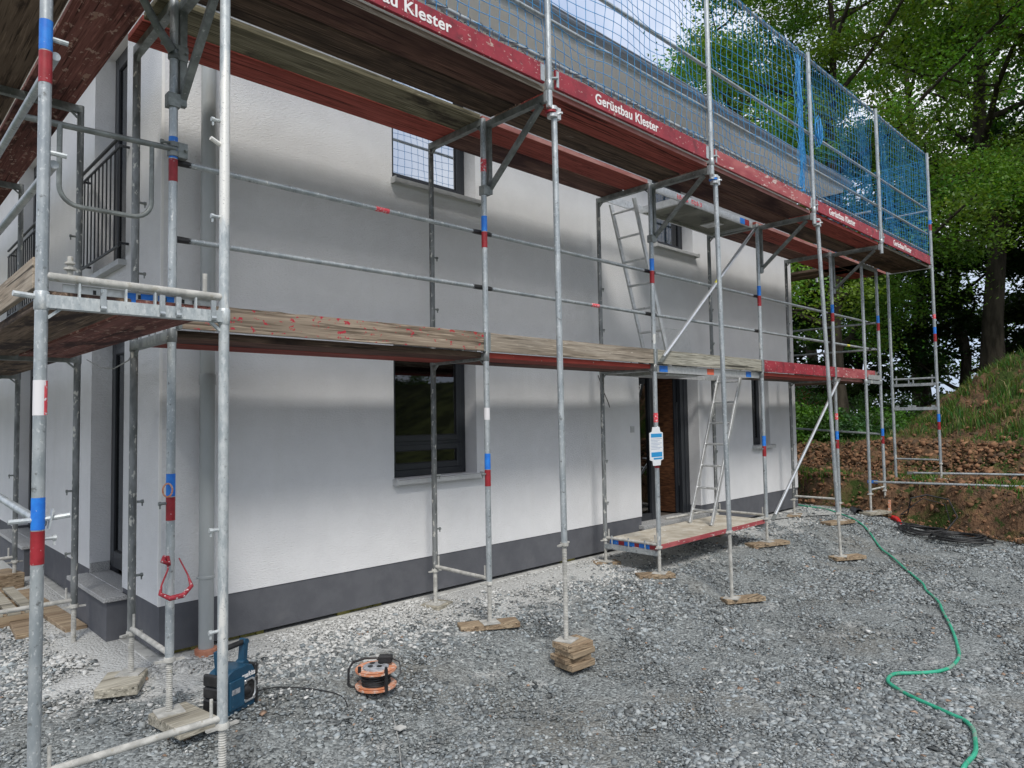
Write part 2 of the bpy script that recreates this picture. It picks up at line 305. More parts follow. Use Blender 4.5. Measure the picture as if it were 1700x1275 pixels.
# gravel material
GRAV = bpy.data.materials.new('gravel_bed'); GRAV.use_nodes = True
def build_grav(M):
    t = M.node_tree; P = t.nodes['Principled BSDF']; P.inputs['Roughness'].default_value = .9; P.inputs['Specular IOR Level'].default_value = .2
    co = t.nodes.new('ShaderNodeTexCoord'); L = t.links.new
    def vor(s, f='F1'):
        v = t.nodes.new('ShaderNodeTexVoronoi'); v.inputs['Scale'].default_value = s; v.feature = f; L(co.outputs['Object'], v.inputs['Vector']); return v
    def noi(s, d=5):
        n = t.nodes.new('ShaderNodeTexNoise'); n.inputs['Scale'].default_value = s; n.inputs['Detail'].default_value = d; L(co.outputs['Object'], n.inputs['Vector']); return n
    def mr(a, lo, hi, o0=0, o1=1):
        r = t.nodes.new('ShaderNodeMapRange'); r.inputs[1].default_value = lo; r.inputs[2].default_value = hi; r.inputs[3].default_value = o0; r.inputs[4].default_value = o1; L(a, r.inputs[0]); return r.outputs[0]
    def mth(op, a, b):
        r = t.nodes.new('ShaderNodeMath'); r.operation = op
        for i, q in enumerate((a, b)):
            if isinstance(q, (int, float)): r.inputs[i].default_value = q
            else: L(q, r.inputs[i])
        return r.outputs[0]
    def mix(f, a, b):
        n = t.nodes.new('ShaderNodeMix'); n.data_type = 'RGBA'; L(f, n.inputs[0])
        for i, q in ((6, a), (7, b)):
            if isinstance(q, tuple): n.inputs[i].default_value = c4(q)
            else: L(q, n.inputs[i])
        return n.outputs[2]
    v1 = vor(52); v2 = vor(110); sep = t.nodes.new('ShaderNodeSeparateColor'); L(v1.outputs['Color'], sep.inputs[0]); sep2 = t.nodes.new('ShaderNodeSeparateColor'); L(v2.outputs['Color'], sep2.inputs[0])
    c = mix(mr(sep.outputs[0], 0, 1), (.075, .083, .085), (.38, .405, .40)); c2 = mix(mr(sep2.outputs[1], 0, 1), (.085, .092, .093), (.34, .36, .355))
    c = mix(mr(noi(9).outputs[0], .45, .55), c, c2)
    c = mix(mr(noi(1.1, 4).outputs[0], .52, .72, 0, .45), c, (.17, .145, .11))
    # spilled lime near the walls
    sp = t.nodes.new('ShaderNodeSeparateXYZ'); L(co.outputs['Object'], sp.inputs[0])
    dy = mth('MAXIMUM', mth('SUBTRACT', 5.33, sp.outputs[1]), 0); dx = mth('MAXIMUM', mth('SUBTRACT', 1.66, sp.outputs[0]), 0); d = mth('ADD', dx, dy)
    near = mr(d, .05, 1.15, 1, 0); n3 = noi(3.5, 8)
    far = mr(sp.outputs[0], 5, 9, 1, .7)
    f = mth('MULTIPLY', mr(mth('ADD', n3.outputs[0], mth('MULTIPLY', near, .58)), .60, .74), mth('MULTIPLY', far, .82))
    c = mix(f, c, (.58, .58, .56)); L(c, P.inputs['Base Color'])
    b = t.nodes.new('ShaderNodeBump'); b.inputs['Strength'].default_value = .9; b.inputs['Distance'].default_value = .012
    L(mth('ADD', mth('MULTIPLY', v1.outputs['Distance'], -1.2), mth('MULTIPLY', noi(70).outputs[0], .5)), b.inputs['Height']); L(b.outputs[0], P.inputs['Normal'])
build_grav(GRAV)
def hf_g(X, Y):
    Z = gravel_h(X, Y)
    n = np.array([fbm(a, b, 2.2) for a, b in zip(X.ravel(), Y.ravel())]).reshape(X.shape)
    return Z+.022*n*sstep(.15, .5, house_dist(X, Y))
gr = grid('gravel_ground', -3, 13.2, -2, 12, .09, hf_g, GRAV)
SOIL = mat('soil', (.085, .056, .036), (.22, .125, .072), 2.6, rough=1, spec=.1, lo=.35, hi=.62, specks=[((.07, .05, .035), 6, .56, .66), ((.05, .075, .02), 1.3, .50, .60), ((.04, .06, .018), 7, .56, .64), ((.26, .16, .10), 11, .64, .7)], bump=(18, 1.0, .05))
def hf_m(X, Y):
    Z = ground_h(X, Y); U = X-bank_x(Y); out = np.empty_like(Z)
    for k, (a, b, z, u) in enumerate(zip(X.ravel(), Y.ravel(), Z.ravel(), U.ravel())):
        am = .02+.10*min(max(u/.3, 0), 1)
        n = fbm(a, b, 1.9, 3)*.9+abs(fbm(a, b, 5.2, 8))*.8
        if u > 3: n = n*(1+min(1, (u-3)*.5))+fbm(a, b, .9, 6)*1.2*min(1, (u-3)*.5)
        out.flat[k] = z+am*n
        if u < 0: out.flat[k] = z-.06+min(0, u)*.35
        if 1.7 < u < 4.0 and 1 < b < 9: out.flat[k] += .17*max(0, 1-abs(mnoise.noise(Vector((a*5.5, b*5.5, z*3)))*2.2))*math.sin((u-1.7)/2.3*math.pi)
    return out
bank = grid('soil_bank', 11.2, 22.2, -3.5, 10.9, .075, hf_m, SOIL)
FORG = mat('forest_floor', (.035, .04, .018), (.09, .10, .035), 1.5, rough=1, spec=.1)
def hf_f(X, Y):
    r = np.hypot(X, Y); h, u = mound_h(X, Y); Z = ground_h(X, Y)-.05; Z = np.where(u < .5, -.5, Z)
    Z = np.where((X < 22) & (X > 11.3) & (Y > -3.4) & (Y < 10.8), np.minimum(Z-1.2, -.5), Z); return Z
grid('forest_ground', -120, 160, -120, 160, 2.5, hf_f, FORG)
# ---------------- stones ----------------
def stone_templates(k, seed, flat=.45):
    r = random.Random(seed); out = []
    for _ in range(k):
        bm = bmesh.new()
        for _i in range(9):
            v = Vector([r.gauss(0, 1) for _ in range(3)]).normalized()*r.uniform(.75, 1); bm.verts.new((v.x*r.uniform(.8, 1.1), v.y*.72, v.z*flat))
        bmesh.ops.convex_hull(bm, input=bm.verts[:]); bmesh.ops.delete(bm, geom=[v for v in bm.verts if not v.link_faces], context='VERTS')
        bmesh.ops.triangulate(bm, faces=bm.faces[:]); bm.verts.index_update()
        out.append((np.array([v.co[:] for v in bm.verts]), np.array([[v.index for v in f.verts] for f in bm.faces]))); bm.free()
    return out
TM = stone_templates(10, 3)
def scatter(name, P, size, cols, mt, templates=TM, tilt=.5):
    n = len(P); idx = nr.randint(0, len(templates), n); Vs, Fs, Cs = [], [], []; base = 0
    for t, (tv, tf) in enumerate(templates):
        q = np.where(idx == t)[0]
        if not len(q): continue
        a = nr.uniform(0, 2*np.pi, len(q)); b = nr.normal(0, tilt, len(q)); ca, sa, cb, sb = np.cos(a), np.sin(a), np.cos(b), np.sin(b)
        Rm = np.zeros((len(q), 3, 3)); Rm[:, 0, 0] = ca; Rm[:, 0, 1] = -sa*cb; Rm[:, 0, 2] = sa*sb; Rm[:, 1, 0] = sa; Rm[:, 1, 1] = ca*cb; Rm[:, 1, 2] = -ca*sb; Rm[:, 2, 1] = sb; Rm[:, 2, 2] = cb
        v = np.einsum('nij,kj->nki', Rm, tv)*size[q][:, None, None]+P[q][:, None, :]
        Vs.append(v.reshape(-1, 3)); k = len(tv); Fs.append((tf[None]+(np.arange(len(q))*k)[:, None, None]).reshape(-1, 3)+base); base += k*len(q)
        Cs.append(np.repeat(cols[q], k, axis=0))
    o = npmesh(name, np.concatenate(Vs), np.concatenate(Fs), mt, np.concatenate(Cs)); o['kind'] = 'stuff'; return o
Rn = np.array([[0.7181387, 0.0220356, 0.695551], [-0.6957194, 0.0455042, 0.7168709], [-0.0158538, -0.9987211, 0.0480089]])
def gravel_pts():
    pts = []; n = 1250000
    x = nr.uniform(-.5, 13.4, n); y = nr.uniform(.3, 9.5, n); d = np.hypot(x, y)
    q = np.stack([x, y, np.full(n, -1.8)], 1)@Rn; zc = q[:, 2]; px = q[:, 0]/zc*1156+850; py = q[:, 1]/zc*1156+637
    ok = (zc > .5) & (px > -160) & (px < 1860) & (py < 1420)
    ok &= (x-bank_x(y) < .35)
    ok &= ~((x > HX0-.32) & (y > HY0-.04) & (x < HX1+.04))
    dens = np.clip((4.2/d)**1.8, .06, 1); big = fbmv(x, y, 1.3); dens = dens*(.22+1.3*sstep(-.35, .35, big))
    dens = dens*(1-.55*np.exp(-((house_dist(x, y)-.25)/.35)**2))
    ok &= nr.uniform(0, 1, n) < dens
    return x[ok], y[ok], d[ok]
def fbmv(x, y, s):
    r = np.zeros_like(x); a = 1.; k = s
    for i, (p, q) in enumerate([(1.1, .7), (2.3, 1.9), (.4, 2.8), (3.1, .2)]):
        r += a*np.sin(x*k*p+y*k*q*.8+i*1.7)*np.cos(y*k*p*1.1-x*k*.6*q+i); a *= .75; k *= 1.5
    return r/2
gx, gy, gd = gravel_pts()
big = fbmv(gx, gy, 1.3); sz = np.exp(nr.normal(0, .42, len(gx)))*.0082*(1+.5*sstep(0, .5, big))*(1+.07*gd); sz = np.clip(sz, .006, .042)
val = np.clip(np.exp(nr.normal(math.log(.235), .43, len(gx))),   .06, .40); hue = nr.uniform(-1, 1, len(gx))
gc = np.stack([val*(.94-.04*hue), val*1.01, val*(1.02+.04*hue)], 1)
br = nr.uniform(0, 1, len(gx)) < .007; gc[br] = np.array([.30, .20, .14])*nr.uniform(.6, 1.4, (br.sum(), 1))
hd = house_dist(gx, gy); ws = (nr.uniform(0, 1, len(gx)) < 1.1*np.exp(-(hd/.68)**2)*(1-.5*sstep(5, 9, gx))) | (nr.uniform(0, 1, len(gx)) < .003); gc[ws] = np.array([.58, .58, .56])*nr.uniform(.75, 1.1, (ws.sum(), 1))
scatter('loose_gravel', np.stack([gx, gy, gravel_h(gx, gy)+sz*.22], 1), sz, gc, STONE)
# clods on the bank
n = 15000; cy = nr.uniform(-1.5, 9.5, n); cu = np.concatenate([nr.normal(2.6, .7, n-4500), nr.uniform(-.3, 1.0, 3000), nr.uniform(3, 8, 1500)]); cx = bank_x(cy)+cu
cs = np.clip(np.exp(nr.normal(math.log(.032), .6, n)), .010, .12); cs[cu < .8] *= .8
cc = np.where(nr.uniform(0, 1, (n, 1)) < .75, np.array([[.225, .125, .072]]), np.array([[.11, .075, .05]]))*nr.uniform(.6, 1.35, (n, 1))
scatter('soil_clods', np.stack([cx, cy, ground_h(cx, cy)+.07+cs*.2+.13*np.clip(1-np.abs(cu-2.7)/.9, 0, 1)*nr.uniform(0, 1, n)], 1), cs, cc, CLOD, stone_templates(12, 9, .7), 1.0)
n = 260; cy = nr.uniform(4.5, 8.5, n); cx = bank_x(cy)+nr.uniform(.3, 3.2, n); cs = nr.uniform(.05, .2, n)
# grass
def grass(name, xs, ys, hts, parent=None, dz=.06):
    n = len(xs); z = ground_h(xs, ys)+dz; a = nr.uniform(0, 2*np.pi, n); wd = nr.uniform(.006, .012, n); ln = nr.uniform(.1, .8, n)*hts; b = nr.uniform(0, 2*np.pi, n)
    p0 = np.stack([xs-np.cos(a)*wd, ys-np.sin(a)*wd, z-.05], 1); p1 = np.stack([xs+np.cos(a)*wd, ys+np.sin(a)*wd, z-.05], 1)
    mid = np.stack([xs+np.cos(b)*ln*.35, ys+np.sin(b)*ln*.35, z+hts*.6], 1); tip = np.stack([xs+np.cos(b)*ln, ys+np.sin(b)*ln, z+hts*nr.uniform(.75, 1.05, n)], 1)
    s = np.stack([np.cos(a), np.sin(a), 0*a], 1)*(wd*.7)[:, None]; V = np.stack([p0, p1, mid+s, mid-s, tip], 1).reshape(-1, 3)
    i = (np.arange(n)*5)[:, None]; F = np.concatenate([i+np.array([[0, 1, 2]]), i+np.array([[0, 2, 3]]), i+np.array([[3, 2, 4]])])
    c = np.stack([nr.uniform(.04, .13, n), nr.uniform(.10, .20, n), nr.uniform(.02, .05, n)], 1); c[nr.uniform(0, 1, n) < .12] = (.3, .26, .13)
    o = npmesh(name, V, F, GRASSM, np.repeat(c, 5, axis=0)); return o
gxs, gys = [], []
tufts = []
for k in range(1900):
    y = rng.uniform(-2.5, 9.5); u = rng.uniform(2.9, 9)
    if (fbm(u*1.6, y*1.2, .7, 5) > .0 and u > 3.4) or rng.random() < .07: tufts.append((float(bank_x(np.array(y)))+u, y, .20))
for k in range(330):
    y = rng.uniform(-1, 7.5); u = rng.uniform(.5, 1.5)
    if fbm(u, y*1.2, .9, 2) > .0: tufts.append((float(bank_x(np.array(y)))+u, y, .09))
tx, ty, th = [], [], []
for (x, y, h) in tufts:
    k = 34; tx += list(np.random.RandomState(int(x*999) % 9999).normal(x, .11, k)); ty += list(np.random.RandomState(int(y*777+9000) % 9999).normal(y, .11, k)); th += [h*rng.uniform(.5, 1.5)]*k
g = grass('bank_grass', np.array(tx), np.array(ty), np.array(th)*nr.uniform(.5, 1.2, len(th))); g['kind'] = 'stuff'
# ---------------- trees ----------------
def leaves(C, rad, per, size, cols, flat=.55):
    n = len(C)*per; c = np.repeat(C, per, axis=0); r = np.repeat(rad, per)
    d = nr.normal(0, .5, (n, 3)); d[:, 2] *= flat; p = c+d*r[:, None]
    nrm = nr.normal(0, 1, (n, 3)); nrm[:, 2] = np.abs(nrm[:, 2])+.5; nrm /= np.linalg.norm(nrm, axis=1)[:, None]
    t = np.cross(nrm, nr.normal(0, 1, (n, 3))); t /= np.linalg.norm(t, axis=1)[:, None]; b = np.cross(nrm, t); s = nr.uniform(.6, 1.25, n)[:, None]*size
    V = np.stack([p-t*s*.6, p+b*s*.36-nrm*s*.05, p+t*s*.6, p-b*s*.36-nrm*s*.05], 1).reshape(-1, 3); F = np.arange(4*n).reshape(-1, 4)
    cc = np.repeat(np.repeat(cols, per, axis=0)*nr.uniform(.75, 1.25, (n, 1)), 4, axis=0); return V, F, cc
def tree(x, y, z0, H, R, label, clumps=190, per=190, leaf=.12, crown0=.2, trunk=.3, seed=1, col=(.055, .115, .02), lean=(0, 0), group='broad-leaved trees behind the building site', low=1.0):
    r = random.Random(seed); root = thing('broadleaf_tree', (x, y, z0), label, 'tree', group); mb = MB(); P = []; rr = []
    def limb(p, d, l, rad, lev):
        n = 6; pts = [p]; q = Vector(p); d = Vector(d).normalized()
        for i in range(n):
            d = (d+Vector((r.gauss(0, .16), r.gauss(0, .16), r.gauss(.03, .1)))).normalized(); q = q+d*l/n; pts.append(q.copy())
        mb.tube(pts, [rad*(1-.75*i/n) for i in range(n+1)], 8 if lev < 1 else 5, caps=False); return pts, d
    top_ = []
    pts = [Vector((x, y, z0-.5))]
    for i in range(1, 9): pts.append(Vector((x+lean[0]*i/8+r.gauss(0, .12), y+lean[1]*i/8+r.gauss(0, .12), z0+H*.82*i/8)))
    mb.tube(pts, [trunk*1.25]+[trunk*(1-.8*i/8) for i in range(1, 9)], 10, caps=False)
    for k in range(15):
        f = crown0+(.95-crown0)*k/14; p = pts[0].lerp(pts[-1], f); j = min(7, int(f*8)); p = pts[j].lerp(pts[j+1], f*8-j) if j < 8 else pts[-1]
        a = k*2.4+r.uniform(-.4, .4); wid = R*(1-.55*abs(f-.5)**1.2*1.6)*r.uniform(.65, 1.1); up = .15+.75*f
        L1, d1 = limb(p, (math.cos(a), math.sin(a), up), wid, trunk*.42*(1-.5*f), 0)
        for q in range(4):
            s = L1[2+q]; a2 = r.uniform(0, 6.28); L2, d2 = limb(s, (math.cos(a2), math.sin(a2), r.uniform(-.15, .6)), wid*r.uniform(.25, .5), trunk*.14, 1)
            P += [L2[-1], L2[3]]
        P += [L1[-1], L1[4]]
    mb.build('trunk', BARK, root, smooth=60)
    P = [p for p in P]; base = list(P)
    while len(P) < clumps: b = r.choice(base); P.append(b+Vector((r.gauss(0, .8), r.gauss(0, .8), r.gauss(0, .5)))*R*.11)
    P = P[:max(clumps, len(base))]; C = np.array([p[:] for p in P]); rad = np.array([R*r.uniform(.07, .15)*1.1 for _ in P])
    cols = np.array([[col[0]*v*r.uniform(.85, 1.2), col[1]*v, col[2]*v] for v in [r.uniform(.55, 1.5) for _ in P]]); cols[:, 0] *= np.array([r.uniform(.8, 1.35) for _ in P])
    V, F, cc = leaves(C, rad, per, leaf, cols); npmesh('crown', V, F, LEAF, cc, root); return root
tree(18.7, 7.0, 1.0, 15, 6.3, 'big leafy oak whose crown fills the sky above the blue net', 300, 360, .085, .18, .24, 3, (.10, .20, .035))
tree(24.5, 4.9, 2.4, 19, 7.2, 'tall tree with thick dark trunk standing on the mound at the right', 310, 250, .11, .27, .30, 5, (.095, .185, .03))
tree(25.0, 12.6, 1.0, 17, 6.0, 'leafy tree rising behind the roof eave', 230, 200, .13, .2, .33, 8, (.09, .20, .036))
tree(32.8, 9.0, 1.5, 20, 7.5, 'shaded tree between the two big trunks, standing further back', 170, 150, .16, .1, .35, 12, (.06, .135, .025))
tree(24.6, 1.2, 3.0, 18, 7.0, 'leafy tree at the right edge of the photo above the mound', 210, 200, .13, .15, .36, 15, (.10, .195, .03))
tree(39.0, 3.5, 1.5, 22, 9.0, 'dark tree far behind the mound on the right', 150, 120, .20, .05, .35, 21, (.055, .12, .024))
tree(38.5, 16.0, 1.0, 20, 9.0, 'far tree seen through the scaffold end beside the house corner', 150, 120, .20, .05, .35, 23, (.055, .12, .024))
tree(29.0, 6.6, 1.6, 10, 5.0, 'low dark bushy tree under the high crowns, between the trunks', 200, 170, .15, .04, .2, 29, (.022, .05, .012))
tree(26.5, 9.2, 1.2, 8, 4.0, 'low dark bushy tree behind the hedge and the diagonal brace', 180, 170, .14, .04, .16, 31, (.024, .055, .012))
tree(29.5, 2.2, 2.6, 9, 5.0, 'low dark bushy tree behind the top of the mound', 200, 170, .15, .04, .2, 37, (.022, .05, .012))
def copy_tree(src, x, y, z, sc, rz, label):
    c = src.copy(); COL.objects.link(c); c.location = (x, y, z); c.scale = (sc, sc, sc); c.rotation_euler = (0, 0, rz); c['label'] = label; c['group'] = 'dark trees mirrored in the ground floor window'
    for ch in list(src.children): d = ch.copy(); COL.objects.link(d); d.parent = c
src_ = [o for o in COL.objects if o.get('label', '').startswith('dark tree far behind')][0]
for x, y, sc, rz in ((7, -17, .6, 0), (13, -18, .62, 1.3), (19, -19, .6, 2.6), (25, -19, .62, 3.9), (16, -24, .66, .7), (31, -18, .6, 5), (0, -19, .6, 2)): copy_tree(src_, x, y, -.3, sc, rz, 'dark leafy tree mirrored in the ground floor window pane')
def shrub(x, y, z, r, h, label, seed, col):
    rr = random.Random(seed); root = thing('shrub', (x, y, z), label, 'shrub', 'green shrubs behind the soil heap'); mb = MB(); P = []
    for k in range(9):
        a = rr.uniform(0, 6.28); p = [Vector((x, y, z-.1))]; d = Vector((math.cos(a)*.6, math.sin(a)*.6, 1))
        for i in range(4): p.append(p[-1]+Vector((d.x*r/3.2, d.y*r/3.2, h/4.2))+Vector((rr.gauss(0, .05), rr.gauss(0, .05), 0)))
        mb.tube(p, [.02, .016, .012, .008, .004], 5, caps=False)
    mb.build('stem', BARK, root)
    for k in range(75):
        a = rr.uniform(0, 6.28); q = math.sqrt(rr.random())*r; P.append((x+math.cos(a)*q, y+math.sin(a)*q, z+h*rr.uniform(.05, 1)*(1-.45*(q/r)**2)))
    C = np.array(P); rad = np.array([r*rr.uniform(.16, .3) for _ in P]); cols = np.array([[col[0]*v, col[1]*v, col[2]*v] for v in [rr.uniform(.6, 1.5) for _ in P]])
    V, F, cc = leaves(C, rad, 90, .075, cols, .7); npmesh('foliage', V, F, LEAF, cc, root)
for i, (x, y, z, r, h, lb) in enumerate([(17.6, 8.15, .8, .95, 1.25, 'light green shrub hard beside the right house corner'), (18.0, 7.35, .8, .9, 1.15, 'bushy shrub left of the dark tree trunk'),
        (18.6, 6.7, .8, .95, 1.0, 'blue-green leafed shrub in the middle of the hedge'), (19.6, 6.35, .9, .9, .9, 'low shrub where the hedge meets the grassy mound'), (19.3, 8.6, .9, 1.3, 1.6, 'tall shrub at the back of the hedge by the brick wall'), (21.0, 6.9, 1.0, 1.1, 1.3, 'dark shrub behind the hedge below the trees')]):
    shrub(x, y, z, r, h, lb, 50+i, [(.09, .19, .03), (.06, .14, .025), (.045, .11, .04), (.07, .16, .03), (.05, .12, .025), (.03, .07, .018)][i])
mb = MB(); hb = thing('brick_building', (27, 13.2, 1), 'orange brick building glimpsed low behind the hedge beside the house', 'building'); mb.box(25.5, 12.2, .2, 33, 16, 2.7); mb.build('wall', BRICK, hb)
mb = MB(); mb.add([(25.2, 11.9, 2.7), (33.3, 11.9, 2.7), (33.3, 16.3, 2.7), (25.2, 16.3, 2.7), (25.2, 14.1, 3.7), (33.3, 14.1, 3.7)], [(0, 1, 5, 4), (2, 3, 4, 5), (1, 2, 5), (3, 0, 4), (3, 2, 1, 0)]); mb.build('roof', TILE, hb)
# ---------------- house ----------------
H = thing('house', (1.66, 5.33, 0), 'new white rendered house with dark grey plinth and anthracite windows behind the scaffold', 'house')
ZT = 5.6; Z0 = .42
def wall(mapf, u0, u1, z0, z1, holes, depth, flip):
    us = sorted({u0, u1} | {h[0] for h in holes} | {h[1] for h in holes}); zs = sorted({z0, z1} | {h[2] for h in holes} | {h[3] for h in holes}); mb = MB()
    def solid(a, b):
        if a < u0 or a > u1 or b < z0 or b > z1: return False
        return not any(h[0] < a < h[1] and h[2] < b < h[3] for h in holes)
    def q(p): mb.add([mapf(*c) for c in (p if not flip else p[::-1])], [(0, 1, 2, 3)])
    mu = [(a+b)/2 for a, b in zip(us, us[1:])]; mz = [(a+b)/2 for a, b in zip(zs, zs[1:])]
    mu = [u0-1]+mu+[u1+1]; mz = [z0-1]+mz+[z1+1]
    for i in range(len(us)-1):
        for j in range(len(zs)-1):
            a, b, c, d = us[i], us[i+1], zs[j], zs[j+1]
            if not solid(mu[i+1], mz[j+1]): continue
            q([(a, 0, c), (b, 0, c), (b, 0, d), (a, 0, d)]); q([(a, depth, d), (b, depth, d), (b, depth, c), (a, depth, c)])
            if not solid(mu[i], mz[j+1]): q([(a, 0, c), (a, 0, d), (a, depth, d), (a, depth, c)])
            if not solid(mu[i+2], mz[j+1]): q([(b, 0, c), (b, depth, c), (b, depth, d), (b, 0, d)])
            if not solid(mu[i+1], mz[j]): q([(a, 0, c), (a, depth, c), (b, depth, c), (b, 0, c)])
            if not solid(mu[i+1], mz[j+2]): q([(a, 0, d), (b, 0, d), (b, depth, d), (a, depth, d)])
    return mb
W1 = (3.66, 4.66, 1.165, 2.42); W2 = (3.66, 4.69, 3.95, 5.15); W3 = (7.88, 8.87, 4.03, 5.05); DR = (7.46, 8.90, .42, 2.45); SL = (10.51, 11.10, 1.2, 2.42)
G1 = (6.2, 7.2, .42, 2.5); G1U = (6.2, 7.2, 3.05, 5.15); G2 = (9.35, 11.0, .42, 2.5); G2U = (9.35, 11.0, 3.05, 5.15)
front = wall(lambda u, d, z: (u, 5.33+d, z), HX0, HX1, Z0, ZT, [W1, W2, W3, DR, SL], .26, False); front.build('wall', STUCCO, H)
side = wall(lambda u, d, z: (1.66+d, u, z), 5.59, HY1, Z0, ZT, [G1, G1U, G2, G2U], .26, True); side.build('wall', STUCCO, H)
mb = MB(); mb.box(11.84, 5.59, Z0, 12.1, HY1, ZT); mb.box(1.92, HY1-.26, Z0, 11.84, HY1, ZT); mb.build('wall', STUCCO, H)
# corner bead strip
mb = MB(); mb.box(1.657, 5.327, Z0, 1.675, 5.345, ZT); mb.build('corner_bead', SOFF, H)
# plinth
mb = MB()
for a, b in ((HX0+.008, 7.46), (8.9, HX1-.008)): mb.box(a, 5.338, .09, b, 5.60, Z0-.002)
mb.box(7.46, 5.338, .09, 8.9, 5.6, .255)
for a, b in ((5.60, 6.2), (7.2, 9.35), (11.0, HY1-.01)): mb.box(HX0+.008, a, .09, 1.9, b, Z0-.002)
mb.box(HX0+.008, 6.2, .09, 1.9, 7.2, .35); mb.box(HX0+.008, 9.35, .09, 1.9, 11.0, .32); mb.box(11.85, 5.6, .09, HX1-.008, HY1-.01, Z0-.002)
mb.build('plinth', PLINTH, H)
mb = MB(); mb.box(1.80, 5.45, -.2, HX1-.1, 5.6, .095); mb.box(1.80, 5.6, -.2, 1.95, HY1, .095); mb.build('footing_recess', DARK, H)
mb = MB(); mb.box(1.60, 5.27, -.3, HX1+.05, 5.9, .055); mb.box(1.60, 5.9, -.3, 2.0, HY1, .055); mb.build('concrete_footing', FOOT, H, bevel=.01)
mb = MB()
for a, b in ((1.78, 1.98), (2.15, 2.45), (3.1, 3.55), (5.95, 6.2), (9.2, 9.7)):
    n = int((b-a)/.12)+1
    for i in range(n): mb.box(a+i*.12, 5.37+rng.uniform(0, .03), .054, min(a+i*.12+.118, b), 5.46, .07+rng.uniform(0, .02))
mb.build('insulation_strip', FOAM, H)
# floors and rooms
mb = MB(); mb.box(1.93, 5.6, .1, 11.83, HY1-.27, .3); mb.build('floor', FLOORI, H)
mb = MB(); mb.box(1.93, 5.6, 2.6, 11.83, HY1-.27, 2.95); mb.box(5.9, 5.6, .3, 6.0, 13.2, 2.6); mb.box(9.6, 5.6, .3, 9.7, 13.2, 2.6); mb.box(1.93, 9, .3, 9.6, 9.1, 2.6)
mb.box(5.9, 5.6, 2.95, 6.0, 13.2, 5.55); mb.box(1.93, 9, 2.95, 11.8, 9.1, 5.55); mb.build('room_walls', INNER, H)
# windows
def window(o, frontside=True, mull=None, glassm=GLASS, depth=.17, fr=.07, sash=.055, panes=None, name='window', tilt=0):
    a, b, z0, z1 = o
    P = (lambda u, d, z: (u, 5.33+d, z)) if frontside else (lambda u, d, z: (1.66+d, u, z))
    def bx(m_, u0, d0, c0, u1, d1, c1):
        p, q = P(u0, d0, c0), P(u1, d1, c1); m_.box(min(p[0], q[0]), min(p[1], q[1]), min(p[2], q[2]), max(p[0], q[0]), max(p[1], q[1]), max(p[2], q[2]))
    W = MB(); e = .004
    bx(W, a+e, depth, z0+e, a+fr, depth+.07, z1-e); bx(W, b-fr, depth, z0+e, b-e, depth+.07, z1-e); bx(W, a+fr, depth+.001, z0+e, b-fr, depth+.069, z0+fr); bx(W, a+fr, depth+.001, z1-fr, b-fr, depth+.069, z1-e)
    w_ = W.build(name, ANTH, H, bevel=.004)
    if panes is None: panes = [(a+fr, b-fr, z0+fr, z1-fr, True)]
    for (c, d, y0, y1, s) in panes:
        k = sash if s else .012; Fm = MB(); dd = depth-.012 if s else depth+.01
        bx(Fm, c, dd, y0, c+k, dd+.06, y1); bx(Fm, d-k, dd, y0, d, dd+.06, y1); bx(Fm, c+k, dd+.001, y0, d-k, dd+.059, y0+k); bx(Fm, c+k, dd+.001, y1-k, d-k, dd+.059, y1); Fm.build('sash', ANTH, w_, bevel=.004)
        Sm = MB(); t = .008; bx(Sm, c+k, dd+.012, y0+k, c+k+t, dd+.03, y1-k); bx(Sm, d-k-t, dd+.012, y0+k, d-k, dd+.03, y1-k); bx(Sm, c+k+t, dd+.012, y0+k, d-k-t, dd+.03, y0+k+t); bx(Sm, c+k+t, dd+.012, y1-k-t, d-k-t, dd+.03, y1-k); Sm.build('seal', ANTHS, w_)
        G = MB(); bx(G, c+k+t, dd+.02, y0+k+t, d-k-t, dd+.028, y1-k-t); G.build('pane', glassm, w_)
    return w_
def sill(x0, x1, z, parent):
    s = MB(); s.box(x0, 5.255, z-.012, x1, 5.50, z); s.box(x0, 5.252, z-.040, x1, 5.262, z-.0125); s.build('sill', SILL, parent)
    s = MB(); s.box(x0-.012, 5.250, z-.045, x0, 5.49, z+.012); s.box(x1, 5.250, z-.045, x1+.012, 5.49, z+.012); s.build('sill_end_cap', SILL, parent)
w1 = window(W1, panes=[(3.73, 4.59, 1.50, 2.35, True), (3.73, 4.59, 1.235, 1.47, True)]); sill(3.655, 4.70, 1.162, w1)
mb = MB(); mb.box(3.73, 5.505, 1.47, 4.59, 5.565, 1.50); mb.build('transom', ANTH, w1)
w2 = window(W2, glassm=GLASSU); sill(3.655, 4.73, 3.947, w2)
w3 = window(W3, glassm=GLASS); sill(7.86, 8.91, 4.027, w3)
mb = MB()
for i in range(5): mb.bar((8.22+i*.07, 5.57, 4.1), (8.12+i*.07, 5.68, 4.98), .03, .03)
mb.build('blind_slat', ANTH, w3)
w4 = window(SL, fr=.06); sill(10.49, 11.13, 1.197, w4)
for gw in (G1, G2): window(gw, False, depth=.165, fr=.1, name='french_door')
